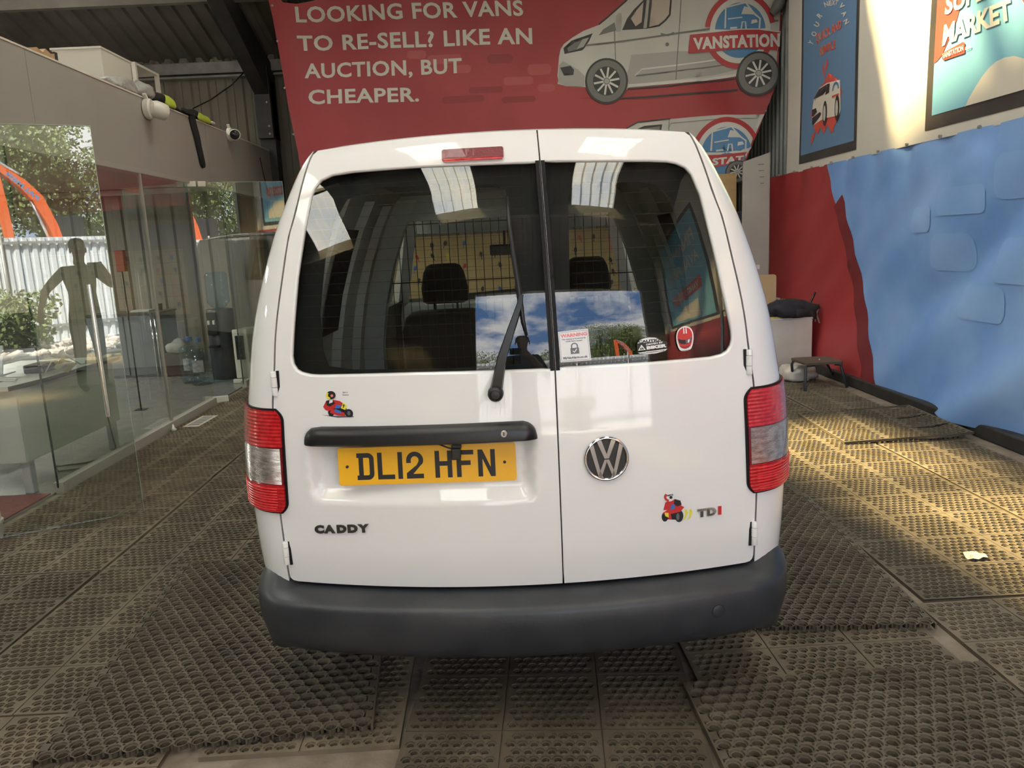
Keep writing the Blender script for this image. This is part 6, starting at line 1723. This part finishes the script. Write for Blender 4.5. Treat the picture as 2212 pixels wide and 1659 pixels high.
# digger behind the fence
m_or = mat('digger_orange', (0.62, 0.11, 0.02), 0.45)
dg = empty('orange_digger', (12.5, -30.0, 0), 0, 'orange digger boom rising behind the metal fence', 'digger')
def boom(name, pts, ws_, m):
    secs = []
    for i, p in enumerate(pts):
        a = Vector(pts[max(i - 1, 0)]); b_ = Vector(pts[min(i + 1, len(pts) - 1)]); d = (b_ - a).normalized(); n = Vector((-d.z, 0, d.x)) * ws_[i]
        P = Vector(p)
        secs.append([P + n + Vector((0, .12, 0)), P - n + Vector((0, .12, 0)), P - n - Vector((0, .12, 0)), P + n - Vector((0, .12, 0))])
    return MB().loft(secs).build(name, m, dg)
boom('main_boom', [(.75, 0, 1.2), (.55, 0, 2.0), (.25, 0, 2.75), (-.1, 0, 3.15), (-.72, 0, 3.62)], [.10, .13, .15, .13, .07], m_or)
boom('dipper_arm', [(-.80, 0, 3.78), (-.74, 0, 3.4), (-.66, 0, 2.6), (-.58, 0, 1.5)], [.06, .11, .10, .08], m_or)
MB().tube([(-.1, 0, 3.4), (-.72, 0, 3.78)], .05, 8).build('ram', m_chrome, dg, smooth=True)
MB().tube([(.55, .0, 1.3), (.1, 0, 2.7)], .05, 8).build('ram', m_chrome, dg, smooth=True)
MB().box(.3, 2.4, -.9, .9, .55, 1.5, .08).build('engine_cover', m_or, dg); MB().box(.6, 1.5, -.85, -.05, 1.0, 2.3, .06).build('cab', m_blk, dg)
for y in (-.95, .6): MB().box(.0, 2.6, y, y + .38, 0, .55, .15).build('track', m_rubber, dg)
text('boom_text', 'PALMER', ((.22, 2.68), (-.52, 3.38), (.30, 2.79), (-.44, 3.49)), lambda x, z: (x, .1215, z), m_bblue, dg, .03)
dg.scale = (1.65, 1.65, 1.65)
# trees
m_leaf = mat('tree_leaves', (0.075, 0.115, 0.03), 0.6, noise=.8, col2=(0.17, 0.20, 0.06)); m_bark = mat('tree_bark', (0.07, 0.055, 0.04), 0.9)
def tree(seed, h, r, nleaf=3000):
    rnd = random.Random(seed); b = MB()
    cl = [(Vector((rnd.uniform(-1, 1) * r * .7, rnd.uniform(-1, 1) * r * .6, h * rnd.uniform(.25, .92))), r * rnd.uniform(.3, .55)) for _ in range(22)]
    V = []; Fq = []
    for i in range(nleaf):
        c, s = rnd.choice(cl)
        d = Vector((rnd.gauss(0, 1), rnd.gauss(0, 1), rnd.gauss(0, .8))).normalized() * s * rnd.uniform(.6, 1.0)
        p = c + d; u = Vector((rnd.uniform(-1, 1), rnd.uniform(-1, 1), rnd.uniform(-1, 1))).normalized(); v = u.orthogonal().normalized()
        k = len(V); z = rnd.uniform(.07, .135) if h > 2 else rnd.uniform(.03, .06)
        V += [p - u * z, p + v * z * .6, p + u * z, p - v * z * .6]; Fq.append((k, k + 1, k + 2, k + 3))
    b._add(V, Fq)
    return b, [c for c, _ in cl]
def put_tree(name, seed, x, y, h, r, label, grp, n=3000):
    e = empty(name, (x, y, -.04), 0, label, 'tree' if h > 2 else 'bush', grp)
    b, cl = tree(seed, h, r, n); b.build('foliage', m_leaf, e, fix=False)
    t = MB().tube([(0, 0, 0), (.05, 0, h * .3), (-.03, .05, h * .6), (0, 0, h * .85)], [.16 * h / 6, .12 * h / 6, .08 * h / 6, .03], 8)
    for c in cl[:8]: t.tube([(0, 0, h * .3), tuple(c * .6 + Vector((0, 0, h * .15))), tuple(c)], [.06 * h / 6, .04 * h / 6, .015], 5)
    t.build('trunk', m_bark, e, smooth=True)
    return e
tl_ = 'bushy green tree standing beyond the metal fence'
tn = ['far left', 'second', 'third', 'fourth', 'fifth', 'sixth', 'seventh', 'eighth', 'far right']
for i, (x, y, h, r) in enumerate(((-20, -38, 7, 5.5), (-10.5, -40, 6, 5.0), (-2, -40, 5.0, 5.0), (5.6, -40, 5.8, 4.6), (11.0, -36, 10.6, 5.2), (15.2, -35, 10.4, 4.6), (19.8, -37, 8.2, 4.6), (27, -38, 9.5, 5.5), (35, -38, 9.5, 5.5))):
    put_tree('leafy_tree', 50 + i, x, y, h, r, 'bushy green tree beyond the metal fence, %s of the row' % (tn[i] if i in (0, 8) else tn[i] + ' from the left'), 'trees beyond the fence', 15000)
put_tree('low_bush', 80, 1.75, -6.45, .95, .62, 'low leafy bush growing in front of the metal fence', None, 2600)
# aluminium ladder on the right wall near the doorway
la = empty('leaning_ladder', (3.0, -.45, 0), 0, 'aluminium ladder leaning on the right wall near the doorway', 'ladder')
for y in (-.19, .19): MB().bar((-.12, y, 0), (.33, y, 3.5), .025, .06, (0, 1, 0)).build('rail', m_galv, la)
for k in range(12):
    t = (k + .6) / 12.3; MB().tube([(-.12 + .45 * t, -.19, 3.5 * t), (-.12 + .45 * t, .19, 3.5 * t)], .014, 6).build('rung', m_galv, la)

# ------------------------------------------------------------------ the person taking the picture, behind the camera
def person():
    J = {'pel': (.06, -.52, .93, .15, .11), 'sp': (.06, -.50, 1.12, .14, .105), 'ch': (.06, -.50, 1.33, .165, .115), 'nk0': (.06, -.49, 1.455, .075, .065), 'nk': (.06, -.475, 1.52, .056, .056),
         'h0': (.06, -.455, 1.575, .062, .075), 'h1': (.06, -.45, 1.64, .078, .096), 'h2': (.06, -.455, 1.71, .070, .085), 'h3': (.06, -.46, 1.745, .035, .04),
         'sR': (.235, -.50, 1.40, .068, .068), 'eR': (.345, -.34, 1.21, .047, .047), 'wR': (.165, -.115, 1.375, .031, .028), 'pR': (.105, -.06, 1.425, .036, .02),
         'sL': (-.115, -.50, 1.40, .068, .068), 'eL': (-.335, -.50, 1.20, .047, .047), 'wL': (-.47, -.36, 1.02, .030, .028), 'pL': (-.50, -.32, .955, .034, .02),
         'hR': (.16, -.52, .87, .10, .10), 'kR': (.17, -.50, .50, .068, .07), 'aR': (.18, -.53, .09, .045, .05), 'tR': (.19, -.39, .035, .042, .032),
         'hL': (-.04, -.52, .87, .10, .10), 'kL': (-.06, -.49, .50, .068, .07), 'aL': (-.08, -.53, .09, .045, .05), 'tL': (-.09, -.39, .035, .042, .032)}
    E_ = [('pel', 'sp'), ('sp', 'ch'), ('ch', 'nk0'), ('nk0', 'nk'), ('nk', 'h0'), ('h0', 'h1'), ('h1', 'h2'), ('h2', 'h3'), ('ch', 'sR'), ('sR', 'eR'), ('eR', 'wR'), ('wR', 'pR'), ('ch', 'sL'), ('sL', 'eL'), ('eL', 'wL'), ('wL', 'pL'),
          ('pel', 'hR'), ('hR', 'kR'), ('kR', 'aR'), ('aR', 'tR'), ('pel', 'hL'), ('hL', 'kL'), ('kL', 'aL'), ('aL', 'tL')]
    # fingers: right hand wraps the phone edge, left hand hangs slightly curled
    for i, (dz, ln) in enumerate(((.030, .9), (.010, 1.0), (-.010, .95), (-.029, .78))):
        J['fR%da' % i] = (.083, -.040, 1.452 + dz, .0095, .0095); J['fR%db' % i] = (.078, -.016, 1.456 + dz, .0088, .0088); J['fR%dc' % i] = (.078 - .028 * ln, -.016, 1.457 + dz, .008, .008)
        E_ += [('pR', 'fR%da' % i), ('fR%da' % i, 'fR%db' % i), ('fR%db' % i, 'fR%dc' % i)]
        ox = -.022 + i * .0145
        J['fL%da' % i] = (-.515 + ox * .6, -.298 + ox, .915, .0095, .0095); J['fL%db' % i] = (-.522 + ox * .6, -.285 + ox, .915 - .034 * ln, .0088, .0088); J['fL%dc' % i] = (-.517 + ox * .6, -.288 + ox, .915 - .058 * ln, .008, .008)
        E_ += [('pL', 'fL%da' % i), ('fL%da' % i, 'fL%db' % i), ('fL%db' % i, 'fL%dc' % i)]
    J['tRa'] = (.085, -.052, 1.400, .011, .011); J['tRb'] = (.055, -.046, 1.418, .0095, .0095); E_ += [('pR', 'tRa'), ('tRa', 'tRb')]
    J['tLa'] = (-.475, -.292, .945, .011, .011); J['tLb'] = (-.468, -.275, .915, .0095, .0095); E_ += [('pL', 'tLa'), ('tLa', 'tLb')]
    ks = list(J); me = bpy.data.meshes.new('person')
    me.from_pydata([J[k][:3] for k in ks], [(ks.index(a), ks.index(b_)) for a, b_ in E_], [])
    o = bpy.data.objects.new('person', me); COL.objects.link(o)
    o.modifiers.new('skin', 'SKIN'); sv = me.skin_vertices[0].data
    for i, k in enumerate(ks): sv[i].radius = J[k][3:5]; sv[i].use_root = (k == 'pel')
    sb = o.modifiers.new('sub', 'SUBSURF'); sb.levels = 2; sb.render_levels = 2
    bpy.context.view_layer.update()
    dg_ = bpy.context.evaluated_depsgraph_get()
    m2 = bpy.data.meshes.new_from_object(o.evaluated_get(dg_)); bpy.data.objects.remove(o)
    m2.materials.clear()
    m_sk = mat('skin', (.42, .26, .19), .5); m_sh = mat('dark_tshirt', (.03, .032, .038), .9); m_tr = mat('dark_trousers', (.02, .022, .03), .9); m_so = mat('black_shoes', (.012, .012, .012), .5)
    for q in (m_sk, m_sh, m_tr, m_so): m2.materials.append(q)
    for p in m2.polygons:
        c = p.center; p.use_smooth = True
        arm = abs(c.x - .06) > .24
        p.material_index = 3 if c.z < .11 else 2 if (c.z < .95 and abs(c.x - .06) < .34) else 0 if (c.z > 1.49 or (arm and c.z < 1.27) or c.y > -.30) else 1
    o = bpy.data.objects.new('person', m2); COL.objects.link(o)
    tag(o, 'person in dark clothes holding up a phone, mirrored in the glass', 'person')
    # face and hair
    bl_ = MB()
    hair = MB().lathe([(.083, -.01), (.086, .03), (.080, .07), (.055, .105), (.0, .118)], (.06, -.475, 1.655), 18, cap=False).build('hair', mat('dark_hair', (.02, .014, .01), .7), o, smooth=True)
    for s in (-1, 1):
        MB().lathe([(.0, .006), (.011, .003), (.012, -.004)], (.06 + s * .031, -.362, 1.645), 10, 'y', cap=False).build('eye', m_sw, o, smooth=True)
        MB().lathe([(.0, .008), (.006, .0065)], (.06 + s * .031, -.361, 1.645), 8, 'y', cap=False).build('pupil', m_ink, o)
        MB().loft([[(.06 + s * (.080 + .012 * t), -.46 - .018 * cos(a), 1.63 + .030 * sin(a)) for a in np.linspace(0, 2 * PI, 9)[:-1]] for t in (0, 1)]).build('ear', m_sk, o, smooth=True)
    MB().loft([[(.06 - .008, -.355, 1.645), (.06 + .008, -.355, 1.645), (.06, -.350, 1.648)], [(.06 - .016, -.355, 1.605), (.06 + .016, -.355, 1.605), (.06, -.330, 1.610)]]).build('nose', m_sk, o, smooth=True)
    MB().box(.06 - .024, .06 + .024, -.364, -.352, 1.574, 1.584, .003).build('mouth', mat('lips', (.34, .14, .12), .5), o)
    return o
person()
ph = empty('smartphone', (0.0, -.018, 1.45), 0, 'black smartphone held up in front of the person', 'phone')
MB().box(-.078, .078, -.005, .004, -.037, .037, .003).build('phone_body', m_blk, ph)
MB().box(-.074, .074, -.0055, -.005, -.034, .034).build('phone_screen', mat('phone_screen', (.02, .02, .025), .1), ph)
MB().lathe([(.009, .004), (.009, .006), (.006, .006)], (-.058, 0, .02), 14, 'y').build('camera_lens', m_chrome, ph)
